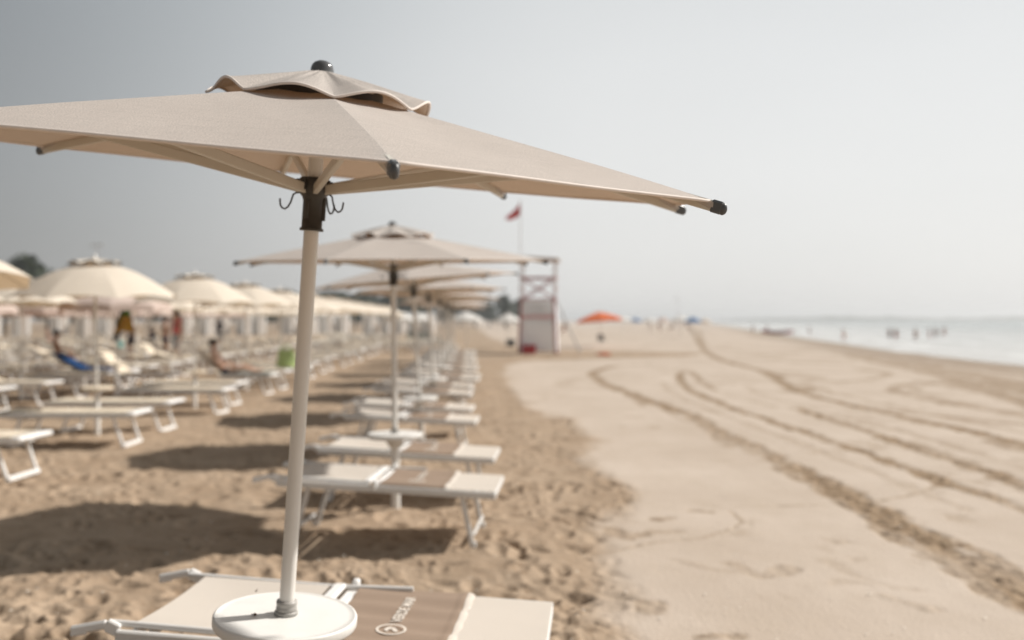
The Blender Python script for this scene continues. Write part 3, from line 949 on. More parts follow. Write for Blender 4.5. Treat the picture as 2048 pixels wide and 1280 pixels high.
    def annulus(r0, r1, z):
        em.grid(lambda u, v: Vector(((r0 + (r1 - r0) * u) * math.cos(2 * math.pi * v), (r0 + (r1 - r0) * u) * math.sin(2 * math.pi * v), z)), 1, 40)
    annulus(.051, .061, .0)
    for cx, cy, rx, ry, rot in ((-.006, -.016, .020, .010, .5), (.006, .014, .022, .011, -.4), (.012, -.006, .010, .009, 0), (-.016, .016, .009, .006, .8)):
        em.grid(lambda u, v: Matrix.Rotation(rot, 3, 'Z') @ Vector((rx * u * math.cos(2 * math.pi * v), ry * u * math.sin(2 * math.pi * v), 0)) + Vector((cx, cy, 0)), 2, 20)
    D['emblem'] = em.mesh('emblem', 'print')
    return D
LM = front_lounger_meshes()

def front_lounger(x, y, rot, label, full=True):
    t = thing('sun_lounger', label, 'sun lounger', group='light loungers with taupe covers along the seaside row', mat=Matrix.Translation((x, y, 0)) @ Matrix.Rotation(rot, 4, 'Z') @ Matrix.Scale(.955, 4, (1, 0, 0)))
    put('frame', LM['frame'], t)
    for k in ('leg_foot', 'leg_head'): put('leg', LM[k], t)
    b = put('backrest', LM['backrest'], t)
    put('frame', LM['backframe'], b)
    put('foot_rest', LM['foot_rest'], t)
    put('crossbar', LM['crossbar'], t)
    c = put('seat_cover', LM['cover'], t)
    put('hem', LM['hem'], c)
    if full:
        put('seat', LM['seat'], t)
        put('toggle_row', LM['toggle'], c)
        S = Matrix.Rotation(math.atan(-.046) * -1, 4, 'Y')
        tilt = Matrix.Rotation(math.atan(.046), 4, 'Y')
        put('lettering', LM['text'], c, Matrix.Translation((.235, .10, lz(.235) + .0385)) @ tilt @ Matrix.Rotation(R(90), 4, 'Z'))
        put('emblem', LM['emblem'], c, Matrix.Translation((.235, -.17, lz(.235) + .0405)) @ tilt @ Matrix.Rotation(R(90), 4, 'Z'))
    for s in (-1, 1):
        put('handle', LM['handle'], t, Matrix.Translation((0, s * (W2 - .005), lz(-.8) + .02)))
        if full: put('clip', LM['clip'], t, Matrix.Translation((-.05, s * (W2 + .004), lz(-.05))))
    return t

LN = [(-.668, 3.80, R(-5), 'pale sling lounger with printed taupe cover just behind the closest white tray'),
      (-.905, 7.13, R(-4), 'pale lounger on the near side of the second parasol, its foot towards the sea'),
      (-.95, 8.78, R(-3.5), 'pale lounger on the far side of the second parasol, partly behind its tray'),
      (-1.24, 11.75, R(-2), 'pale lounger on the near side of the third parasol'),
      (-1.36, 13.3, R(-2), 'pale lounger on the far side of the third parasol'),
      (-1.50, 16.0, R(-2), 'pale lounger on the near side of the fourth parasol'),
      (-1.56, 17.75, R(-2), 'pale lounger on the far side of the fourth parasol')]
for i in range(4, 9):
    x, y = FRONT[i - 1][0], FRONT[i - 1][1]
    LN.append((x + .02, y - .75, R(-2), f'pale lounger on the near side of the {ORD[i]} seaside parasol'))
    LN.append((x + .0, y + .78, R(-1), f'pale lounger on the far side of the {ORD[i]} seaside parasol'))
for i, (x, y, r, lb) in enumerate(LN):
    front_lounger(x, y, r, lb, full=i < 5)

for i, (px, py) in enumerate(((508, 1232), (512, 1184))):
    cx, cy = gp(px, py, .652)
    mb = MB().grid(lambda u, v: Vector(((u - .5) * .016, (v - .5) * .009, .004 * math.sin(3 * u + 2 * v) + .003 * math.cos(5 * v))), 5, 4)
    o = put('dry_leaf', mb.mesh('dry_leaf', 'crumb'), None, Matrix.Translation((cx, cy, .656)) @ Matrix.Rotation(.6 + i, 4, 'Z'))
    tag(o, ['tiny brown dry leaf in the pole shadow on the white tray', 'tiny brown dry leaf by the rim of the white tray'][i], 'leaf')

# ------------------------------------------------------------------ domed parasols and cream loungers of the inland rows
def dome_meshes(mat, valance):
    Rr, zc0, zc1 = 1.13, 2.40, 1.92
    def prof(t): return (Rr * t, zc1 + (zc0 - zc1) * (math.cos(t * math.pi / 2) ** .92) )
    mb = MB()
    for k in range(8):
        a0, a1 = 2 * math.pi * k / 8, 2 * math.pi * (k + 1) / 8
        def fn(u, v):
            r, z = prof(.17 + .83 * u)
            p = pol(r, a0, z).lerp(pol(r, a1, z), v)
            s = math.sin(math.pi * v)
            p.z += .018 * s * math.sin(math.pi * u) + (.045 * s * u ** 6)
            return p
        mb.grid(fn, 9, 8, lambda u, v: (v * u * .85 + k, u * 1.2))
        if valance:
            def fv(u, v):
                p = fn(1, v)
                return Vector((p.x * (1 + .006 * u), p.y * (1 + .006 * u), p.z - .13 * u - .02 * u * abs(math.sin(math.pi * 3 * v))))
            mb.grid(fv, 2, 8, lambda u, v: (v * .85 + k, 1.3 + u * .13))
    can = mb.mesh('canopy', mat)
    vb = MB()
    for k in range(8):
        def fv(u, v):
            a = 2 * math.pi * (k + v) / 8
            s = math.sin(math.pi * v)
            r = .02 + .31 * u
            return pol(r, a, 2.47 - .075 * u ** 1.3 + .045 * s * u ** 2)
        vb.grid(fv, 4, 8)
    ve = vb.mesh('vent', mat)
    fr = MB()
    for k in range(8):
        fr.tube([vb_pt(k, j) for j in range(7)], .011, 6)
    fringe = fr.mesh('vent_trim', 'dark')
    pole = MB().tube([(0, 0, .58), (0, 0, 2.42)], .02, 12).mesh('pole', 'pole')
    post = MB().lathe([(.036, -.2), (.036, .66), (.02, .69)], 16).mesh('ground_post', 'post')
    tip = MB().lathe([(.0, 2.46), (.03, 2.465), (.03, 2.49), (.012, 2.53), (.0, 2.54)], 12).mesh('finial', 'plastic')
    ribs = MB()
    rib = MB().tube([pol(*[(prof(.1 + .9 * j / 8))[0], 0][:1], 0, prof(.1 + .9 * j / 8)[1] - .012) for j in range(9)], .006, 6).mesh('rib', 'rib')
    return dict(canopy=can, vent=ve, trim=fringe, pole=pole, post=post, finial=tip, rib=rib)
def vb_pt(k, j):
    v = j / 6
    a = 2 * math.pi * (k + v) / 8
    return pol(.335, a, 2.47 - .075 + .045 * math.sin(math.pi * v) - .012)
DM = {'cream': dome_meshes('cream', False), 'pink': dome_meshes('pink', True)}
CREAMTRAY = tray_mesh(.69, 'creamsling', .215, False)
def dome_parasol(x, y, kind, label, group, rotz, tilt=(0, 0), ribs=True, sc=1.0):
    t = thing('beach_parasol', label, 'parasol', group=group, mat=Matrix.Translation((x, y, 0)) @ axis_mat(*tilt) @ Matrix.Rotation(rotz, 4, 'Z') @ Matrix.Scale(sc, 4))
    D = DM[kind]
    put('pole', D['pole'], t); put('ground_post', D['post'], t); put('tray', CREAMTRAY, t)
    put('canopy', D['canopy'], t)
    v = put('vent', D['vent'], t)
    if ribs:
        put('vent_trim', D['trim'], v); put('finial', D['finial'], t)
        for k in range(8): put('rib', D['rib'], t, Matrix.Rotation(2 * math.pi * k / 8, 4, 'Z'))
    return t

def cream_meshes(raised=None):
    """raised: angle of the lifted backrest in radians"""
    D = {}
    z0 = .40
    w = .31
    f = MB()
    for s in (-1, 1):
        f.bar((-.22 if raised else -.90, s * w, z0), (.90, s * w, z0), .032, .06, bev=.006)
    f.bar((-.22 if raised else -.88, -w + .016, z0), (-.22 if raised else -.88, w - .016, z0), .03, .04, bev=.005)
    D['frame'] = f.mesh('frame', 'frame')
    D['foot_bar'] = MB().bar((.89, -w - .02, z0 + .018), (.89, w + .02, z0 + .018), .115, .05, bev=.016).mesh('foot_bar', 'plastic')
    def pad(x0, x1, name, ang=0.0, px=-.2):
        def P(x, y, z):
            if ang:
                d = px - x
                return Vector((px - d * math.cos(ang) - (z - .04) * math.sin(ang), y, z0 + .04 + d * math.sin(ang) + (z - .04) * math.cos(ang)))
            return Vector((x, y, z0 + z))
        mb = MB()
        mb.grid(lambda u, v: P(x0 + (x1 - x0) * u, (w - .012) * (2 * v - 1), .045 - .014 * math.sin(math.pi * v) * math.sin(math.pi * u)), 8, 8, lambda u, v: ((x1 - x0) * u, .6 * v))
        mb.grid(lambda u, v: P(x0 + (x1 - x0) * u, (w - .012) * (1 - 2 * v), .028 - .014 * math.sin(math.pi * v) * math.sin(math.pi * u)), 8, 8, lambda u, v: ((x1 - x0) * u, .6 * v))
        return mb.mesh(name, 'creamsling')
    D['seat'] = pad(-.19, .55, 'seat')
    D['foot_rest'] = pad(.57, .84, 'foot_rest')
    D['backrest'] = pad(-.86, -.21, 'backrest', raised or 0.0)
    def leg(xt, xb):
        m = MB()
        for s in (-1, 1):
            m.bar((xt, s * (w - .03), z0 - .02), (xb, s * (w - .03), -.02), .036, .036, up=(1, 0, 0), bev=.006)
        m.bar((xb, -w + .012, .015), (xb, w - .012, .015), .05, .05, bev=.01)
        return m.mesh('leg', 'plastic')
    D['leg_foot'] = leg(.66, .80); D['leg_head'] = leg(-.5, -.64) if not raised else leg(-.12, -.26)
    return D
LC = {0: cream_meshes(), 1: cream_meshes(R(42)), 2: cream_meshes(R(28)), 3: cream_meshes(R(9)), 4: cream_meshes(R(16))}
def cream_lounger(x, y, rot, label, group, kind=0):
    t = thing('sun_lounger', label, 'sun lounger', (x, y, 0), rot, group)
    D = LC[kind]
    put('frame', D['frame'], t)
    for k in ('leg_foot', 'leg_head'): put('leg', D[k], t)
    for k in ('seat', 'foot_rest', 'backrest', 'foot_bar'): put(k, D[k], t)
    return t

def row_x(k, y): return (-5.1 if k == 2 else -9.0 - 3.05 * (k - 3)) - .0458 * y
ROWN = {2: 'second', 3: 'third', 4: 'fourth', 5: 'fifth', 6: 'sixth', 7: 'seventh', 8: 'eighth', 9: 'ninth'}
START = {2: 9.05, 3: 15.9, 4: 22.6, 5: 28.5, 6: 34.5, 7: 41, 8: 47, 9: 53}
END = {2: 60, 3: 62, 4: 62, 5: 62, 6: 64, 7: 66, 8: 70, 9: 74}
for k in range(2, 10):
    y = START[k]; i = 0
    while y < END[k]:
        x = row_x(k, y) + random.uniform(-.08, .08) - (.03 if k == 2 and i == 0 else 0)
        kind = 'pink' if k in (5, 8) or (k == 4 and i < 2) else 'cream'
        word = {'cream': 'cream domed', 'pink': 'dusty pink domed'}[kind]
        near = y < 30 and k <= 3
        far = i >= len(ORD) or y > 61
        lbl = f'{word} parasol, {ORD[i]} one along the {ROWN[k]} row from the sea' if not far else 'small pale domed parasol in the crowded far end of the inland rows'
        if k == 2 and i == 0: lbl = 'cream domed parasol cut off by the edge, dipping in front of dark trees'
        if k == 2 and i == 1: lbl = 'large cream domed parasol with dark scalloped vent standing above the blue towel'
        if k == 2 and i == 2: lbl = 'cream domed parasol standing over the woman in the coral top'
        tl = (-.12, .05) if (k == 2 and i == 0) else (random.uniform(-.03, .03), random.uniform(-.03, .03))
        dome_parasol(x, y, kind, lbl, f'{word} parasols of the {ROWN[k]} row' if not far else 'pale parasols at the far end of the rows', R(-8) if k == 2 and i == 1 else random.uniform(0, .78), tl, near, 1.0)
        for s in (-1, 1):
            ly = y + s * .82 + random.uniform(-.05, .05)
            lx = row_x(k, ly) + .02 + random.uniform(-.12, .12)
            kd = random.choice((0, 0, 0, 3, 4)) if k > 2 or i > 2 else 0
            if k == 2: lx -= .22 if i == 0 else .09
            if k == 2 and i == 3 and s == -1: kd = 1
            if k == 5 and i == 2 and s == -1: kd = 1
            side = 'near' if s < 0 else 'far'
            lb = f'cream lounger on the {side} side of the {ORD[i]} parasol in the {ROWN[k]} row' if not far else 'small cream lounger in the crowded far end of the inland rows'
            cream_lounger(lx, ly, (random.uniform(-.06, .06) if k == 2 else random.gauss(0, .09)) - .03, lb, f'cream loungers of the {ROWN[k]} row' if not far else 'cream loungers at the far end of the rows', kd)
        y += 4.2 if k == 2 else 3.2; i += 1

# loungers of the next bathing place, crowded far along the beach
q = 0
for y in np.arange(47, 84, 3.1):
    for px in (668, 706, 744, 782, 816, 846):
        if q >= 44: break
        x = (px - 1024) / FPX * y + random.uniform(-.5, .5)
        if abs(x - row_x(2, y)) < 1.4: continue
        cream_lounger(x, y + random.uniform(-.5, .5), random.uniform(-.15, .1), 'small pale lounger crowded far along the beach beyond the domed parasols', 'pale loungers of the next bathing place', random.choice((0, 3, 4))); q += 1

# ------------------------------------------------------------------ people
def skin_body(chains, radii, mat, sub=1):
    """chains: lists of joint names; joints: name -> (x, y, z); one continuous skinned mesh"""
    names, edges = [], set()
    for c in chains:
        for nm in c:
            if nm not in names: names.append(nm)
        for a, b in zip(c[:-1], c[1:]): edges.add((a, b))
    return names, edges

def person(loc, face, label, pose, mats, hair=True, clothes=(), group=None, scale=1.0, fingers=True):
    """pose: joint -> position in metres, x to the figure's right... y ahead, z up, origin on the ground"""
    J = dict(pose)
    for s_ in 'lr': J[s_ + 'th'] = tuple(Vector(J[s_ + 'hip']).lerp(Vector(J[s_ + 'kn']), .5))
    rad = dict(lth=.085, rth=.085, pelvis=.135, waist=.115, chest=.135, neckb=.07, neck=.052, jaw=.07, head=.098, crown=.07,
               lsh=.062, rsh=.062, lel=.042, rel=.042, lwr=.03, rwr=.03, lha=.03, rha=.03,
               lhip=.095, rhip=.095, lkn=.062, rkn=.062, lan=.042, ran=.042, lto=.032, rto=.032)
    E = [('pelvis', 'waist'), ('waist', 'chest'), ('chest', 'neckb'), ('neckb', 'neck'), ('neck', 'jaw'), ('jaw', 'head'), ('head', 'crown')]
    for s in 'lr':
        E += [('neckb', s + 'sh'), (s + 'sh', s + 'el'), (s + 'el', s + 'wr'), (s + 'wr', s + 'ha'), ('pelvis', s + 'hip'), (s + 'hip', s + 'kn'), (s + 'kn', s + 'an'), (s + 'an', s + 'to')]
    if fingers:
        for s in 'lr':
            h, w = Vector(J[s + 'ha']), Vector(J[s + 'wr'])
            d = (h - w).normalized()
            side = d.cross(Vector((1, 0, 0))); side = side.normalized() if side.length > .1 else Vector((0, 1, 0))
            pal = side.cross(d)
            for q, (off, ln) in enumerate(((.027, .062), (.010, .075), (-.009, .070), (-.026, .055))):
                a, b = f'{s}f{q}a', f'{s}f{q}b'
                J[a] = h + d * .045 + side * off; J[b] = J[a] + d * ln * .6 + pal * ln * .5
                rad[a], rad[b] = .0105, .008
                E += [(s + 'ha', a), (a, b)]
            J[s + 'ta'] = w + (h - w) * .55 + side * .042; J[s + 'tb'] = J[s + 'ta'] + d * .045 + side * .012
            rad[s + 'ta'], rad[s + 'tb'] = .013, .0095
            E += [(s + 'ha', s + 'ta'), (s + 'ta', s + 'tb')]
    def skinned(name, edges, rads, mat, root, sub=2):
        nm = []
        for a, b in edges:
            for q in (a, b):
                if q not in nm: nm.append(q)
        me = bpy.data.meshes.new(name)
        me.from_pydata([J[q] for q in nm], [(nm.index(a), nm.index(b)) for a, b in edges], [])
        me.materials.append(M[mat])
        o = put(name, me)
        md = o.modifiers.new('skin', 'SKIN'); md.use_smooth_shade = True
        sv = me.skin_vertices[0].data if me.skin_vertices else None
        if sv is None:
            return o
        for q, v in zip(nm, sv):
            v.radius = (rads[q], rads[q] * (.78 if q in ('pelvis', 'waist', 'chest') else 1))
            v.use_root = (q == root)
        md2 = o.modifiers.new('smooth', 'SUBSURF'); md2.levels = md2.render_levels = sub
        dg = bpy.context.evaluated_depsgraph_get()
        baked = bpy.data.meshes.new_from_object(o.evaluated_get(dg))
        baked.name = name
        bpy.data.objects.remove(o)
        baked.polygons.foreach_set('use_smooth', [True] * len(baked.polygons))
        return baked
    t = thing('person', label, 'person', group=group, mat=Matrix.Translation(loc) @ Matrix.Rotation(face, 4, 'Z') @ Matrix.Scale(scale, 4))
    def made(name, edges, rads, mat, root, sub=2):
        r = skinned(name, edges, rads, mat, root, sub)
        return put(name, r, t) if isinstance(r, bpy.types.Mesh) else r
    made('body', E, rad, mats, 'pelvis')
    # face: nose and ears are small swellings of hair-free skin, kept on the head part
    hd = Vector(J['head']); up = (Vector(J['crown']) - Vector(J['jaw'])).normalized()
    fw = (Vector((0, 1, 0)) - up * up.y).normalized(); sd = fw.cross(up)
    fm = MB()
    fm.ball(hd + fw * .098 - up * .012, (.014, .02, .02), 8, 6)
    for s in (-1, 1): fm.ball(hd + sd * s * .097 - up * .01, (.012, .02, .03), 8, 6)
    put('face', fm.mesh('face', mats), t)
    ey = MB()
    for s in (-1, 1): ey.ball(hd + fw * .092 + sd * s * .034 + up * .008, .011, 8, 6)
    put('eyes', ey.mesh('eyes', 'hair'), t)
    if hair:
        hm = MB()
        hm.ball(hd - fw * .018 + up * .028, (.108, .108, .105), 16, 10)
        if hair == 'long':
            hm.tube([hd - fw * .05 + up * .02, hd - fw * .10 - up * .12, hd - fw * .105 - up * .28, hd - fw * .10 - up * .42], [.085, .085, .075, .03], 12)
        put('hair', hm.mesh('hair', 'hair'), t)
    for name, mat, edges, grow in clothes:
        cm = MB()
        for a_, b_ in edges:
            cm.tube([J[a_], J[b_]], [rad[a_] * .95 + grow, rad[b_] * .95 + grow], 14)
            cm.ball(J[a_], rad[a_] * .95 + grow, 14, 8)
            cm.ball(J[b_], rad[b_] * .95 + grow, 14, 8)
        put(name, cm.mesh(name, mat), t)
    return t

STAND = dict(pelvis=(0, 0, .93), waist=(0, 0, 1.08), chest=(0, 0, 1.26), neckb=(0, -.01, 1.42), neck=(0, 0, 1.50), jaw=(0, .015, 1.56), head=(0, .01, 1.63), crown=(0, 0, 1.70),
             lsh=(-.17, -.01, 1.40), rsh=(.17, -.01, 1.40), lel=(-.24, -.03, 1.12), rel=(.26, .02, 1.14), lwr=(-.24, .06, .88), rwr=(.22, .20, .98), lha=(-.235, .09, .80), rha=(.18, .26, .98),
             lhip=(-.09, 0, .88), rhip=(.09, 0, .88), lkn=(-.10, .02, .48), rkn=(.11, .05, .49), lan=(-.11, -.02, .07), ran=(.12, .0, .07), lto=(-.12, .14, .03), rto=(.14, .15, .03))
def bent(**kw):
    p = dict(STAND); p.update(kw); return p
SIT = bent(pelvis=(0, 0, .52), waist=(0, -.06, .66), chest=(0, -.10, .84), neckb=(0, -.12, 1.0), neck=(0, -.10, 1.08), jaw=(0, -.07, 1.14), head=(0, -.07, 1.21), crown=(0, -.08, 1.28),
           lsh=(-.17, -.13, .98), rsh=(.17, -.13, .98), lel=(-.23, .0, .74), rel=(.23, .0, .74), lwr=(-.12, .22, .70), rwr=(.12, .22, .70), lha=(-.08, .29, .70), rha=(.08, .29, .70),
           lhip=(-.09, .04, .50), rhip=(.09, .04, .50), lkn=(-.11, .46, .54), rkn=(.12, .46, .54), lan=(-.11, .50, .09), ran=(.13, .50, .09), lto=(-.11, .64, .04), rto=(.14, .64, .04))
TOP = [('waist', 'chest'), ('chest', 'neckb'), ('neckb', 'lsh'), ('neckb', 'rsh')]
SHORT = [('pelvis', 'lhip'), ('pelvis', 'rhip')]
LEGGED = SHORT + [('lhip', 'lth'), ('rhip', 'rth')]

wx, wy = gp(352, 737)
person((wx, wy, 0), R(150), 'woman in coral top and white shorts with long dark hair, standing among cream loungers', STAND, 'skin',
       'long', (('top', 'coral', TOP, .012), ('shorts', 'whiteshorts', LEGGED, .018)), scale=1.12)
hx, hy = gp(330, 727)
person((hx, hy, 0), R(-60), 'tanned person in dark swimwear standing beside the woman in the coral top', bent(lwr=(-.30, .05, .90)), 'skin_tan',
       True, (('swimwear', 'navy', SHORT, .015),), scale=1.02)
px_, py_ = row_x(2, 21.65) + .1, 21.65 - .82
LIE = bent(pelvis=(0, .05, .54), waist=(0, -.03, .67), chest=(0, -.12, .83), neckb=(0, -.20, .99), neck=(0, -.22, 1.07), jaw=(0, -.19, 1.13), head=(0, -.20, 1.20), crown=(0, -.22, 1.27),
           lsh=(-.17, -.20, .97), rsh=(.17, -.20, .97), lel=(-.24, .0, .74), rel=(.24, .0, .74), lwr=(-.14, .22, .70), rwr=(.14, .22, .70), lha=(-.1, .29, .69), rha=(.1, .29, .69),
           lhip=(-.09, .13, .53), rhip=(.09, .13, .53), lkn=(-.10, .50, .66), rkn=(.11, .51, .64), lan=(-.10, .88, .52), ran=(.12, .89, .52), lto=(-.10, .93, .62), rto=(.12, .94, .62))
py_ = 21.65 - .82; px_ = row_x(2, py_) + .02
person((px_ - .32, py_, 0), R(-90), 'dark haired sunbather in navy swimwear leaning back on a raised lounger', LIE, 'skin', True, (('swimwear', 'navy', SHORT, .015),), scale=.92)
sx, sy = row_x(4, 30.2) + .1, 30.2
person((-13.9, 29.2, 0), R(-60), 'tanned person sitting on a lounger edge bending forward behind the blue towel', SIT, 'skin_tan', True, (('swimwear', 'redswim', SHORT, .015),))
for i, (px, py, ps, mt, f, lb, cl) in enumerate((
        (262, 719, STAND, 'skin_tan', 140, 'standing person in white shirt among the inland loungers near the hanging cloths', (('top', 'whiteshorts', TOP, .012), ('shorts', 'navy', LEGGED, .015))),
        (300, 705, SIT, 'skin', 80, 'person in dark clothes sitting low between the hanging cloths and the woman in coral', (('top', 'navy', TOP, .015), ('shorts', 'navy', LEGGED, .015))),
        (98, 700, SIT, 'skin_tan', -70, 'tanned person sitting in front of the pink parasols near the edge', (('swimwear', 'redswim', SHORT, .015),)),
        (440, 700, STAND, 'skin_tan', 30, 'person in dark top standing far back under the cream parasols', (('top', 'navy', TOP, .012), ('shorts', 'whiteshorts', LEGGED, .015))))):
    x, y = gp(px, py)
    person((x, y, 0), R(f), lb, ps, mt, True, cl, fingers=False)
BATH = [(1506, 663), (1534, 661), (1619, 667), (1687, 677), (1779, 674), (1792, 675), (1831, 676), (1859, 674), (1872, 672), (1888, 669)]
bl = ['bather standing in the shallows just inshore of the red boat', 'bather in shallow water close beyond the red boat', 'lone bather wading off the tip of the red boat', 'lone pale bather wading where the wet sand begins',
      'dark bather of the close pair standing in the sea', 'second bather of the close pair, a step towards open water', 'lone bather wading between the pair and the trio', 'first of three bathers wading out in a line', 'middle one of three bathers wading in a line', 'last of three bathers, deepest out to sea']
for i, (a, b) in enumerate(BATH):
    x, y = gp(a, b, -.05)
    person((x, y, -.62), random.uniform(0, 6), bl[i], bent(lwr=(-.34, .1, .92), lel=(-.28, 0, 1.14)) if i % 2 else STAND, 'skin_tan' if i % 3 else 'skin', True,
           (('swimwear', ('navy', 'redswim')[i % 2], SHORT, .015),), 'bathers wading in the sea', fingers=False, scale=.85)
for i, (a, b, s) in enumerate(((1300, 664, 0), (1318, 662, 1), (1345, 662, 1), (1362, 661, 0), (1375, 661, 1), (1128, 668, 1))):
    x, y = gp(a, b)
    person((x, y, 0), random.uniform(0, 6), ['person in navy swimwear standing far off beside the mast', 'person sitting low by the pale distant parasols', 'person sitting in front of the white distant parasol', 'person standing between the white and blue distant parasols',
           'person sitting under the small blue parasol', 'person sitting by the side of the lifeguard tower ladder'][i], SIT if s else STAND, 'skin_tan', True, (('swimwear', 'navy' if i % 2 == 0 else 'redswim', SHORT, .015),), 'far people on the beach', fingers=False)

# ------------------------------------------------------------------ belongings on the loungers
def cloth_thing(name, label, cat, fn, mat, nu=16, nv=12, th=.012, group=None):
    mb = MB()
    mb.grid(lambda u, v: Vector(fn(u, v)), nu, nv, lambda u, v: (u, v))
    me = mb.mesh(name, mat)
    o = put(name, me)
    md = o.modifiers.new('thickness', 'SOLIDIFY'); md.thickness = th; md.offset = 1
    return tag(o, label, cat, group)
# the raised lounger with the blue towel stands in the third row, first parasol, far side
BX, BY = row_x(3, 18.2) + .02, 18.2
bl0 = gp(188, 744, .42)
BY = bl0[1]; BX = bl0[0]
cream_lounger(BX, BY, R(-4), 'lounger with raised backrest holding the deep blue and lilac towels', 'raised cream loungers', 2)
def bluefn(u, v):
    # from over the backrest top down to the seat
    y = BY + .30 * (2 * v - 1)
    if u < .6:
        d = .70 * (1 - u / .6)
        return (BX - .2 - d * math.cos(R(28)) - .03, y - .02 * u, .47 + d * math.sin(R(28)) + .012 * math.sin(9 * v + 4 * u) + .05)
    return (BX - .2 + (u - .6) * 1.5, y, .475 + .012 * math.sin(7 * u + 9 * v) + .02)
cloth_thing('beach_towel', 'deep blue towel draped over the raised backrest of a lounger', 'towel', bluefn, 'bluetowel')
cloth_thing('beach_towel', 'lilac grey towel spread flat below the deep blue one', 'towel', lambda u, v: (BX + .41 + .42 * u, BY + .29 * (2 * v - 1), .468 + .006 * math.sin(11 * u + 5 * v)), 'lilac')
gx, gy = px_, py_
cream_lounger(*at(207, 25.2), R(-4), 'cream lounger with backrest raised steeply beside the big dome pole', 'raised cream loungers', 1)
cream_lounger(*at(330, 29.5), R(-4), 'cream lounger with backrest raised steeply beside the woman in the coral top', 'raised cream loungers', 1)
cloth_thing('beach_towel', 'pale grey green towel spread under the leaning sunbather', 'towel', lambda u, v: (gx - .15 + .95 * u, gy + .30 * (2 * v - 1), .462 + .008 * math.sin(9 * u + 3 * v)), 'greytowel')
# clothes hung from the parasol of the second row, with a bucket below
def hung(name, label, cat, px, p0, p1, w, mat, Y):
    x = (px - 1024) / FPX * Y
    z1 = CAM_H - (p0 - 640) / FPX * Y; z0 = CAM_H - (p1 - 640) / FPX * Y
    ww = w / FPX * Y / 2
    return cloth_thing(name, label, cat, lambda u, v: (x + ww * (2 * v - 1) * (.25 + .75 * u ** .6) + .03 * math.sin(5 * u), Y + .07 * math.sin(9 * v) * u + .02, z1 + (z0 - z1) * u - .05 * abs(2 * v - 1) * u), mat, 14, 14, .02)
YH = 20.2
hung('hanging_towel', 'green towel hanging in the shade under the big cream parasol', 'towel', 250, 606, 642, 24, 'greencloth', YH)
hung('hanging_cloth', 'black cloth hanging beside the green towel', 'cloth', 241, 610, 650, 16, 'blackcloth', YH + .1)
hung('hanging_cloth', 'yellow sarong hanging below the green towel', 'cloth', 249, 632, 662, 40, 'yellowcloth', YH - .2)
hung('hanging_bag', 'small black bag hanging above the teal bucket', 'bag', 233, 650, 678, 12, 'blackcloth', YH)
xh, yh = (250 - 1024) / FPX * YH, YH
# the things above hang from a parasol of the third row, which stands there
dome_parasol(xh - .25, YH + .15, 'pink', 'dusty pink domed parasol hung with green, black and yellow cloths', 'parasols hung with beach cloths', .3, (0, 0), True)
cream_lounger(xh - .15, YH + .95, R(-3), 'lounger with steeply raised backrest behind the hanging cloths', 'raised cream loungers', 1)
bk = MB().lathe([(.09, 0), (.095, .01), (.125, .24), (.13, .245), (.128, .26), (.115, .25), (.085, .02), (.0, .02)], 24)
bx, by = gp(241, 695, .46)
b_ = thing('toy_bucket', 'teal bucket standing on a lounger under the hanging cloths', 'bucket', (bx, by, .455))
put('pail', bk.mesh('pail', 'teal'), b_)
put('handle', MB().tube([(.127 * math.cos(a), 0, .25 + .10 * math.sin(a)) for a in np.linspace(0, math.pi, 14)], .006, 8).mesh('handle', 'teal'), b_)
cream_lounger(bx - .1, by, R(-3), 'flat lounger carrying the teal bucket', 'cream loungers of the third row', 0)
def bag(x, y, z, s, mat, label):
    t = thing('beach_bag', label, 'bag', (x, y, z))
    mb = MB()
    def fn(u, v):
        a = 2 * math.pi * v
        r = 1 - .25 * u + .06 * math.sin(3 * a + 2 * u)
        return Vector((s * .26 * r * math.cos(a), s * .15 * r * (1 - .45 * u) * math.sin(a), s * .42 * u))
    mb.grid(fn, 8, 24)
    mb.grid(lambda u, v: fn(1, v) * 1 * Vector((1, 1, 1)).x * 1 if u < .5 else Vector((0, 0, s * .36)), 1, 24)
    mb.grid(lambda u, v: Vector((0, 0, 0)) if u < .5 else fn(0, v), 1, 24)
    put('sack', mb.mesh('sack', mat), t)
    for k in (-1, 1):
        put('strap', MB().tube([(s * (.12 * math.cos(a)), k * s * .05, s * (.40 + .15 * math.sin(a))) for a in np.linspace(0, math.pi, 12)], .010, 8).mesh('strap', mat), t)
    return t
gx2, gy2 = gp(572, 733, .46)
cream_lounger(gx2 - .35, gy2, R(-3), 'flat lounger carrying the lime green bag', 'cream loungers of the second row', 0)
bag(gx2, gy2, .45, 1.0, 'limebag', 'lime green beach bag standing on a lounger close to the big white pole')
dx, dy = gp(305, 678, .3)
bag(dx, dy, .0, 1.5, 'blackcloth', 'large black bag propped against the lounger behind the hanging cloths')

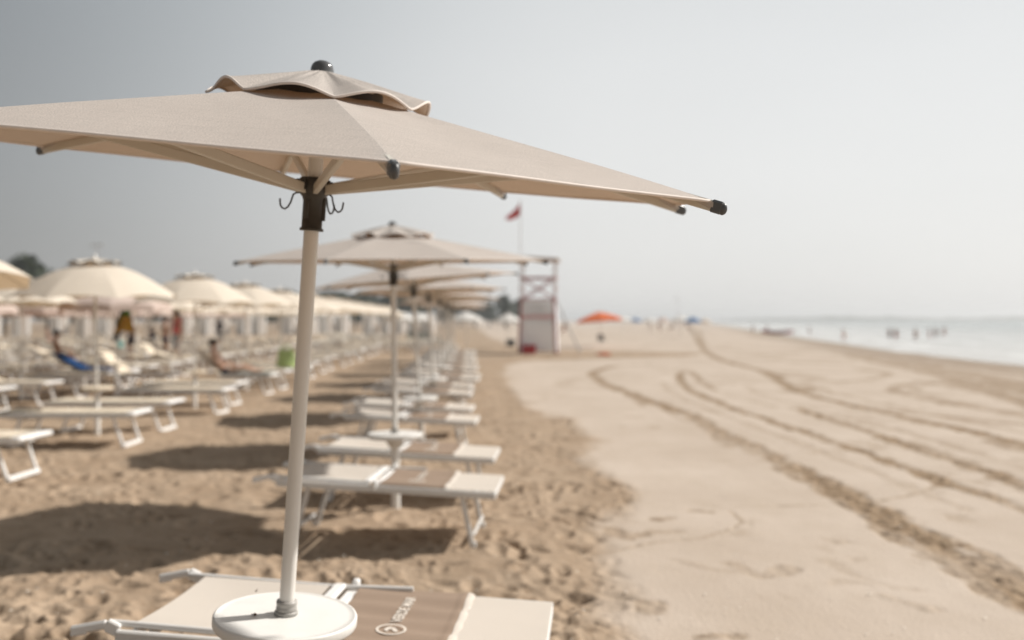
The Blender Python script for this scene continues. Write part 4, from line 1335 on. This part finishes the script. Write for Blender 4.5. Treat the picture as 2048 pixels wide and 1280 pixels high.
# ------------------------------------------------------------------ lifeguard tower
def tower():
    Y0 = 45.3
    px = Y0 / FPX
    xl, xr = (1040 - 1024) * px, (1110 - 1024) * px
    W = xr - xl
    cx = (xl + xr) / 2
    t = thing('lifeguard_tower', 'white and red lifeguard tower with lettering and flat roof, standing on open sand', 'lifeguard tower', (cx, Y0, 0), R(-6))
    dpt = 1.5
    hp = 2.58
    wb, wt = W / 2 + .06, W / 2 - .05
    corners = [(-1, 0), (1, 0), (1, 1), (-1, 1)]
    for sx, sy in corners:
        m = MB()
        m.bar((sx * wb, sy * dpt, -.1), (sx * wt, sy * dpt, hp), .11, .11, up=(0, 1, 0), bev=.01)
        put('post', m.mesh('post', 'towerred'), t)
        m = MB()
        m.bar((sx * wt, sy * dpt, hp + .002), (sx * (wt + .02), sy * dpt, 4.50), .085, .085, up=(0, 1, 0), bev=.01)
        put('post', m.mesh('post', 'towerwhite'), t)
    # plank cladding on the front and the side
    pn = MB()
    nb = 11
    for k in range(nb):
        a, b = k / nb, (k + 1) / nb - .012
        z0 = .12
        p = lambda u, z: (-1 + 2 * u) * ((wb - .06) + (wt - wb) * z / hp)
        v = [(p(a, z0), -.03, z0), (p(b, z0), -.03, z0), (p(b, hp - .05), -.03, hp - .05), (p(a, hp - .05), -.03, hp - .05)]
        v += [(x, y + .04, z) for x, y, z in v]
        pn._add(v, [(0, 1, 2, 3), (7, 6, 5, 4), (0, 4, 5, 1), (1, 5, 6, 2), (2, 6, 7, 3), (3, 7, 4, 0)])
    put('front_panel', pn.mesh('front_panel', 'towerwhite'), t)
    sp = MB()
    for sx in (-1, 1):
        sp.box((sx * (wb - .02), dpt / 2, 1.3), (.035, dpt - .14, 2.4), Matrix.Rotation(sx * -.035, 3, 'Y'))
    put('side_panel', sp.mesh('side_panel', 'towerwhite' ), t)
    fl = MB(); fl.box((0, dpt / 2, hp + .03), (W + .1, dpt + .2, .055), None, .01)
    put('deck', fl.mesh('deck', 'towerred'), t)
    for sx, sy, axis in ((0, 0, 'x'), (0, 1, 'x'), (-1, .5, 'y'), (1, .5, 'y')):
        m = MB()
        if axis == 'x':
            y = sy * dpt - .06 if sy == 0 else sy * dpt + .06
            m.bar((-wt, y, 3.64), (wt, y, 3.64), .05, .07, bev=.01)
            m.bar((-wt + .05, y, 2.66), (wt - .05, y, 3.60), .05, .06, bev=.008)
            m.bar((-wt + .05, y - .065, 3.60), (wt - .05, y - .065, 2.66), .05, .06, bev=.008)
        else:
            x = sx * (wt + .065)
            m.bar((x, 0.03, 3.64), (x, dpt - .03, 3.64), .07, .09, bev=.01)
            m.bar((x, .05, 3.15), (x, dpt - .05, 3.15), .05, .06, bev=.008)
        put('railing', m.mesh('railing', 'towerred'), t)
    rf = MB(); rf.box((0, dpt / 2, 4.56), (W + .34, dpt + .5, .10), Matrix.Rotation(R(3.5), 3, 'Y') , .015)
    put('roof', rf.mesh('roof', 'rooftan'), t)
    put('lettering', text_mesh('SALVATAGGIO', .29, 'letterred', .004), t, Matrix.Translation((0, -.036, 1.76)) @ Matrix.Rotation(R(90), 4, 'X') @ Matrix.Scale(.86, 4, (1, 0, 0)))
    ld = MB()
    for sy in (.35, .95):
        ld.bar((wt + .06, sy, hp), (wt + 1.28, sy, -.05), .05, .08, up=(0, 1, 0), bev=.008)
    for k in range(7):
        f = (k + .6) / 7.4
        ld.bar((wt + .06 + 1.22 * f, .375, hp * (1 - f)), (wt + .06 + 1.22 * f, .925, hp * (1 - f)), .09, .035)
    put('ladder', ld.mesh('ladder', 'grey'), t)
    # red rescue box in front
    bx, by = gp(1058, 708)
    b = thing('rescue_box', 'red rescue box on the sand against the white tower front', 'box', (bx, by - .3, 0), R(-6))
    put('body', MB().box((0, 0, .20), (.62, .40, .40), None, .02).mesh('body', 'red'), b)
    put('lid', MB().box((0, 0, .425), (.66, .44, .05), None, .015).mesh('lid', 'red'), b)
    put('handle', MB().tube([(-.1, -.22, .3), (-.1, -.25, .31), (.1, -.25, .31), (.1, -.22, .3)], .012, 8).mesh('handle', 'dark'), b)
    # flag
    fx = (1041 - 1024) / FPX * 47.4
    g = thing('flagpole', 'thin white flagpole with a limp red flag beside the lifeguard tower', 'flagpole', (fx, 47.4, 0))
    put('pole', MB().tube([(0, 0, -.2), (0, 0, 7.55)], [.045, .028], 10).mesh('pole', 'towerwhite'), g)
    put('finial', MB().ball((0, 0, 7.58), .05).mesh('finial', 'towerwhite'), g)
    def flag(u, v):
        # limp triangle-like drape hanging to one side
        top = Vector((-.02, 0, 7.47)); bot = Vector((-.02, 0, 6.85))
        hoist = top.lerp(bot, v)
        fly = Vector((-.72, .1, 6.62 + .16 * (1 - v)))
        p = hoist.lerp(fly, u)
        p.z -= .08 * math.sin(math.pi * u) ; p.y += .08 * math.sin(7 * u + 3 * v) * u
        return p
    o = put('flag', MB().grid(flag, 14, 10).mesh('flag', 'redflag'), g)
    md = o.modifiers.new('thickness', 'SOLIDIFY'); md.thickness = .006
tower()

# ------------------------------------------------------------------ things around the tower and far along the beach
def cone_parasol(x, y, Rr, z0, z1, mat, label, group=None, val=True, tilt=(0, 0)):
    t = thing('beach_parasol', label, 'parasol', group=group, mat=Matrix.Translation((x, y, 0)) @ axis_mat(*tilt))
    key = ('cone', Rr, z0, z1, mat)
    if key not in CM:
        mb = MB()
        for k in range(8):
            a0, a1 = 2 * math.pi * k / 8, 2 * math.pi * (k + 1) / 8
            def fn(u, v):
                r = .02 + (Rr - .02) * u
                z = z1 - (z1 - z0) * u ** 1.25
                p = pol(r, a0, z).lerp(pol(r, a1, z), v)
                p.z -= .03 * math.sin(math.pi * v) * u * (1 - u) * 2
                return p
            mb.grid(fn, 6, 6)
            mb.grid(lambda u, v: fn(1, v) - Vector((0, 0, .12 * u + .02 * u * abs(math.sin(math.pi * 2 * v)))), 1, 6)
        CM[key] = (mb.mesh('canopy', mat), MB().tube([(0, 0, -.2), (0, 0, z1 + .05)], .022, 10).mesh('pole', 'pole'), MB().ball((0, 0, z1 + .07), .035).mesh('finial', 'plastic'))
    c, p, f = CM[key]
    put('canopy', c, t); put('pole', p, t); put('finial', f, t)
    return t
cone_parasol(*at(1203, 58), 1.35, 1.66, 2.12, 'orange', 'orange parasol standing on open sand beyond the lifeguard tower', tilt=(-.08, 0))
for px, Y, Rr, z1, mt, lb in ((932, 50, .92, 2.05, 'whitecloth', 'bright white parasol between the seaside row and the lifeguard tower'),
                              (1016, 53, .82, 1.98, 'whitecloth', 'white parasol half hidden behind the lifeguard tower'),
                              (800, 60, 1.0, 2.1, 'whitecloth', 'white parasol seen past the pole of the second beige parasol'),
                              (838, 61, .9, 2.05, 'whitecloth', 'white parasol with a dark windbreak below, past the seaside row'),
                              (1385, 88, .8, 1.9, 'bluecloth', 'small blue parasol far down the beach by the tyre marks'),
                              (1362, 90, 1.0, 2.0, 'whitecloth', 'small white parasol far down the beach beside the blue one'),
                              (1300, 110, .9, 1.9, 'whitecloth', 'tiny pale parasol far down the beach, closer to the orange one'),
                              (1325, 118, .9, 1.95, 'pink', 'tiny pinkish parasol far down the beach between pale ones'),
                              (1245, 100, 1.0, 2.0, 'whitecloth', 'small white parasol just past the orange one'),
                              (1410, 115, .8, 1.8, 'cream', 'tiny cream parasol past the blue one towards the sea'),
                              (1270, 125, .9, 1.9, 'bluecloth', 'tiny blue parasol far down the beach beside the orange one')):
    cone_parasol(*at(px, Y), Rr, z1 - .42, z1, mt, lb)
bb = thing('rubbish_bin', 'black rubbish bin standing beside the lifeguard tower on the inland side', 'bin', (*gp(1021, 693), 0))
put('tub', MB().lathe([(.22, 0), (.25, .02), (.28, .42), (.30, .44), (.28, .45), (.25, .40), (.0, .40)], 20).mesh('tub', 'blackbin'), bb)
wb = thing('windbreak', 'dark low windbreak beneath a white parasol beyond the seaside row', 'windbreak', (*at(838, 60.5), 0))
put('screen', MB().grid(lambda u, v: Vector((-.8 + 1.6 * u, .06 * math.sin(9 * u), .25 + .6 * v)), 12, 3).mesh('screen', 'greytowel'), wb)
for k in (-.8, 0, .8): put('stake', MB().tube([(k, .03, -.1), (k, .03, 1.1)], .02, 8).mesh('stake', 'wood'), wb)
ob = thing('rescue_board', 'orange rescue board lying flat on the sand by the tower ladder', 'board', (*gp(1207, 711), .0), R(4))
put('hull', MB().ball((0, 0, .06), (.34, .17, .07), 20, 10).mesh('hull', 'orange'), ob)
put('fin', MB().box((.3, 0, .03), (.08, .02, .10), None, .005).mesh('fin', 'dark'), ob)
ck = thing('camping_chair', 'low dark folding chair alone on the raked sand beyond the tower ladder', 'chair', (*gp(1204, 688), 0), R(20))
put('seat', MB().box((0, 0, .25), (.42, .40, .03), None, .01).mesh('seat', 'blackcloth'), ck)
put('backrest', MB().box((0, .22, .46), (.42, .03, .40), Matrix.Rotation(R(-14), 3, 'X'), .01).mesh('backrest', 'blackcloth'), ck)
for sx in (-.2, .2):
    for sy in (-.18, .18): put('leg', MB().tube([(sx, sy, -.03), (sx * 1.05, sy * .7, .24)], .012, 6).mesh('leg', 'grey'), ck)
# red rowing boat at the water's edge
bx, by = gp(1555, 668)
bt = thing('rowing_boat', 'red rescue rowing boat pulled up at the edge of the sea', 'boat', mat=Matrix.Translation((bx, by, -.05)) @ Matrix.Rotation(R(-14), 4, 'Z') @ Matrix.Scale(.82, 4))
def hull(u, v):
    x = -2.1 + 4.2 * u
    w = .62 * (math.sin(math.pi * min(1, .06 + .94 * (1 - abs(2 * u - 1) ** 2.2)) * .5))
    a = math.pi * v
    return Vector((x, w * math.cos(a), .50 - .46 * math.sin(a) + .22 * abs(2 * u - 1) ** 2.5))
put('hull', MB().grid(hull, 24, 12).mesh('hull', 'boatred'), bt)
put('gunwale', MB().tube([hull(i / 24, 0) for i in range(25)] + [hull(1 - i / 24, 1) for i in range(25)], .035, 8, closed=True).mesh('gunwale', 'boatwhite'), bt)
for k in (-.6, .5): put('thwart', MB().box((k, 0, .42), (.22, 1.0, .035), None, .008).mesh('thwart', 'wood'), bt)
for s in (-1, 1): put('oar', MB().tube([(-.9, s * .3, .50), (2.6, s * 1.3, .42)], [.02, .025], 8).mesh('oar', 'wood'), bt)

# ------------------------------------------------------------------ floodlight mast, cabins, trees behind the rows
mx, my = at(195, 120)
ms = thing('floodlight_mast', 'thin pale floodlight mast with a crossbar rising behind the domed parasols', 'mast', (mx, my, 0))
put('pole', MB().tube([(0, 0, -.3), (0, 0, 11.2)], [.14, .07], 12).mesh('pole', 'grey'), ms)
put('crossbar', MB().bar((-.75, 0, 11.2), (.75, 0, 11.2), .08, .08).mesh('crossbar', 'grey'), ms)
for k in (-.6, .6): put('lamp', MB().box((k, -.1, 11.08), (.34, .22, .22), Matrix.Rotation(.4, 3, 'X'), .02).mesh('lamp', 'grey'), ms)
mx, my = at(1355, 150)
ms = thing('signal_mast', 'very thin pale mast far down the beach above the blue parasol', 'mast', (mx, my, 0))
put('pole', MB().tube([(0, 0, -.3), (0, 0, 5.6)], [.06, .04], 10).mesh('pole', 'towerwhite'), ms)
put('crossbar', MB().bar((-.5, 0, 5.0), (.5, 0, 5.0), .05, .05).mesh('crossbar', 'towerwhite'), ms)

CB = {}
_b = MB(); _b.box((0, 0, 1.05), (1.15, 1.3, 2.1), None, .01); CB['wall'] = _b.mesh('wall', 'cabin')
_b = MB()
_b._add([(-.68, -.8, 2.1), (.68, -.8, 2.1), (.68, .8, 2.1), (-.68, .8, 2.1), (0, -.8, 2.52), (0, .8, 2.52)], [(0, 1, 4), (2, 3, 5), (0, 4, 5, 3), (1, 2, 5, 4), (3, 2, 1, 0)]); CB['roof'] = _b.mesh('roof', 'cabin')
_b = MB(); _b.box((0, -.665, .95), (.62, .04, 1.8), None, .008); CB['door'] = _b.mesh('door', 'cabindoor')
for i in range(26):
    if i in (3, 8, 9, 15, 20): continue
    y = 88 + 1.1 * i + random.uniform(-.5, .5)
    x = -50 + 1.6 * i + random.uniform(-.25, .25)
    c = thing('beach_cabin', 'white beach cabin in the line closing off the inland rows', 'cabin', (x, y, 0), R(58), 'white beach cabins behind the parasols')
    put('wall', CB['wall'], c); put('roof', CB['roof'], c); put('door', CB['door'], c)

def tree_meshes(seed, H, Wd, conic=False):
    r = np.random.default_rng(seed)
    tk = MB()
    tk.tube([(0, 0, -.4), (.1, 0, H * .25), (.05, .1, H * .55), (.0, .05, H * .88)], [H * .035, H * .027, H * .018, H * .006], 10)
    for k in range(7):
        a = r.random() * 6.28; z = H * (.32 + .07 * k)
        l = Wd * (.75 - .06 * k)
        tk.tube([(0.05, .05, z), (l * .5 * math.cos(a), l * .5 * math.sin(a), z + H * .07), (l * math.cos(a), l * math.sin(a), z + H * .12)], [H * .012, H * .008, H * .003], 6)
    cr = MB()
    nclump = 46
    V, F = [], []
    for c in range(nclump):
        t = r.random()
        z = H * (.28 + .72 * t)
        prof = (1 - t) ** .8 if conic else math.sin(math.pi * min(.97, .18 + .78 * t)) ** .7
        a = r.random() * 6.28; q = Wd * prof * math.sqrt(r.random()) * .95
        cx, cy, cz = q * math.cos(a), q * math.sin(a), z
        cr_ = Wd * (.18 + .22 * r.random())
        for _ in range(85):
            d = r.normal(size=3); d /= np.linalg.norm(d); d *= cr_ * r.random() ** .4
            p = np.array((cx, cy, cz)) + d * (1, 1, .62)
            u = r.normal(size=3); u /= np.linalg.norm(u)
            w = np.cross(u, r.normal(size=3)); w /= np.linalg.norm(w)
            s = .16 + .22 * r.random()
            b = len(V)
            V += [p - u * s, p + w * s * .55, p + u * s, p - w * s * .55]
            F.append((b, b + 1, b + 2, b + 3))
    cr._add(V, F)
    return tk.mesh('trunk', 'bark'), cr.mesh('crown', 'leaf')
TR = [tree_meshes(1, 9.5, 3.6), tree_meshes(2, 8.0, 3.2), tree_meshes(3, 11, 3.2, True), tree_meshes(4, 7.0, 3.8)]
def tree(px, Y, kind, sc, label, group='dark pines behind the beach'):
    x, y = at(px, Y)
    t = thing('pine_tree', label, 'tree', group=group, mat=Matrix.Translation((x, y, 0)) @ Matrix.Rotation(random.uniform(0, 6), 4, 'Z') @ Matrix.Scale(sc, 4))
    put('trunk', TR[kind][0], t); put('crown', TR[kind][1], t)
tree(52, 105, 0, .88, 'dark rounded pine standing tallest between the two cream parasols')
tree(10, 100, 1, .85, 'dark pine under the cut off cream parasol')
tree(-35, 104, 0, .86, 'dark pine at the very edge beside the cut off parasol', )
tree(1012, 185, 2, .56, 'dark pointed pine rising alone behind the white parasols by the tower')
for i, px in enumerate(list(range(95, 560, 33)) + list(range(560, 1130, 30))):
    Y = 150 + 25 * random.random() + max(0, px - 500) * .12
    z = {True: 7.0, False: 7.2}[px < 500] * random.uniform(.78, 1.06)
    if px > 1030: z *= max(.35, 1 - (px - 1030) / 150)
    k = random.choice((0, 1, 3))
    tree(px, Y, k, z / (9.5, 8, 11, 7)[k], 'dark green pine in the belt of trees behind the beach', 'belt of pines behind the beach')

# ------------------------------------------------------------------ shell grit and bits of straw lying on the sand
sh = MB(); sg = np.random.default_rng(11)
for _ in range(420):
    y = 3.0 + 13 * sg.random() ** 1.6; x = -.6 * y + sg.random() * (1.1 * y)
    r0 = .004 + .007 * sg.random(); a = sg.random() * 6.28; el = 1 + 1.6 * sg.random() ** 3
    z = .018 if x < edge_x(y) else .006
    c, s_ = math.cos(a), math.sin(a)
    p = [(r0 * el * math.cos(t), r0 * .7 * math.sin(t)) for t in np.linspace(0, 2 * math.pi, 7)[:-1]]
    vs = [(x + u * c - v * s_, y + u * s_ + v * c, z) for u, v in p] + [(x, y, z + r0 * .6)]
    sh._add(vs, [(i, (i + 1) % 6, 6) for i in range(6)], None, True)
tag(put('shell_grit', sh.mesh('shell_grit', plain('shell', (0.62, 0.56, 0.48), .5, .35, 9))), kind='stuff')

# ------------------------------------------------------------------ the hazy summer air
hz = MB().box((0, 3000, 5.75), (16000, 8000, 20.5))
hm = bpy.data.materials.new('haze'); hm.use_nodes = True
hn, hl = hm.node_tree.nodes, hm.node_tree.links
hn.remove(hn['Principled BSDF'])
hv = hn.new('ShaderNodeVolumePrincipled')
hv.inputs['Color'].default_value = (.93, .95, .97, 1)
hv.inputs['Density'].default_value = HAZE
hv.inputs['Anisotropy'].default_value = .35
hl.new(hv.outputs[0], hn['Material Output'].inputs['Volume'])
hme = hz.mesh('haze', hm)
tag(put('haze', hme), kind='stuff')
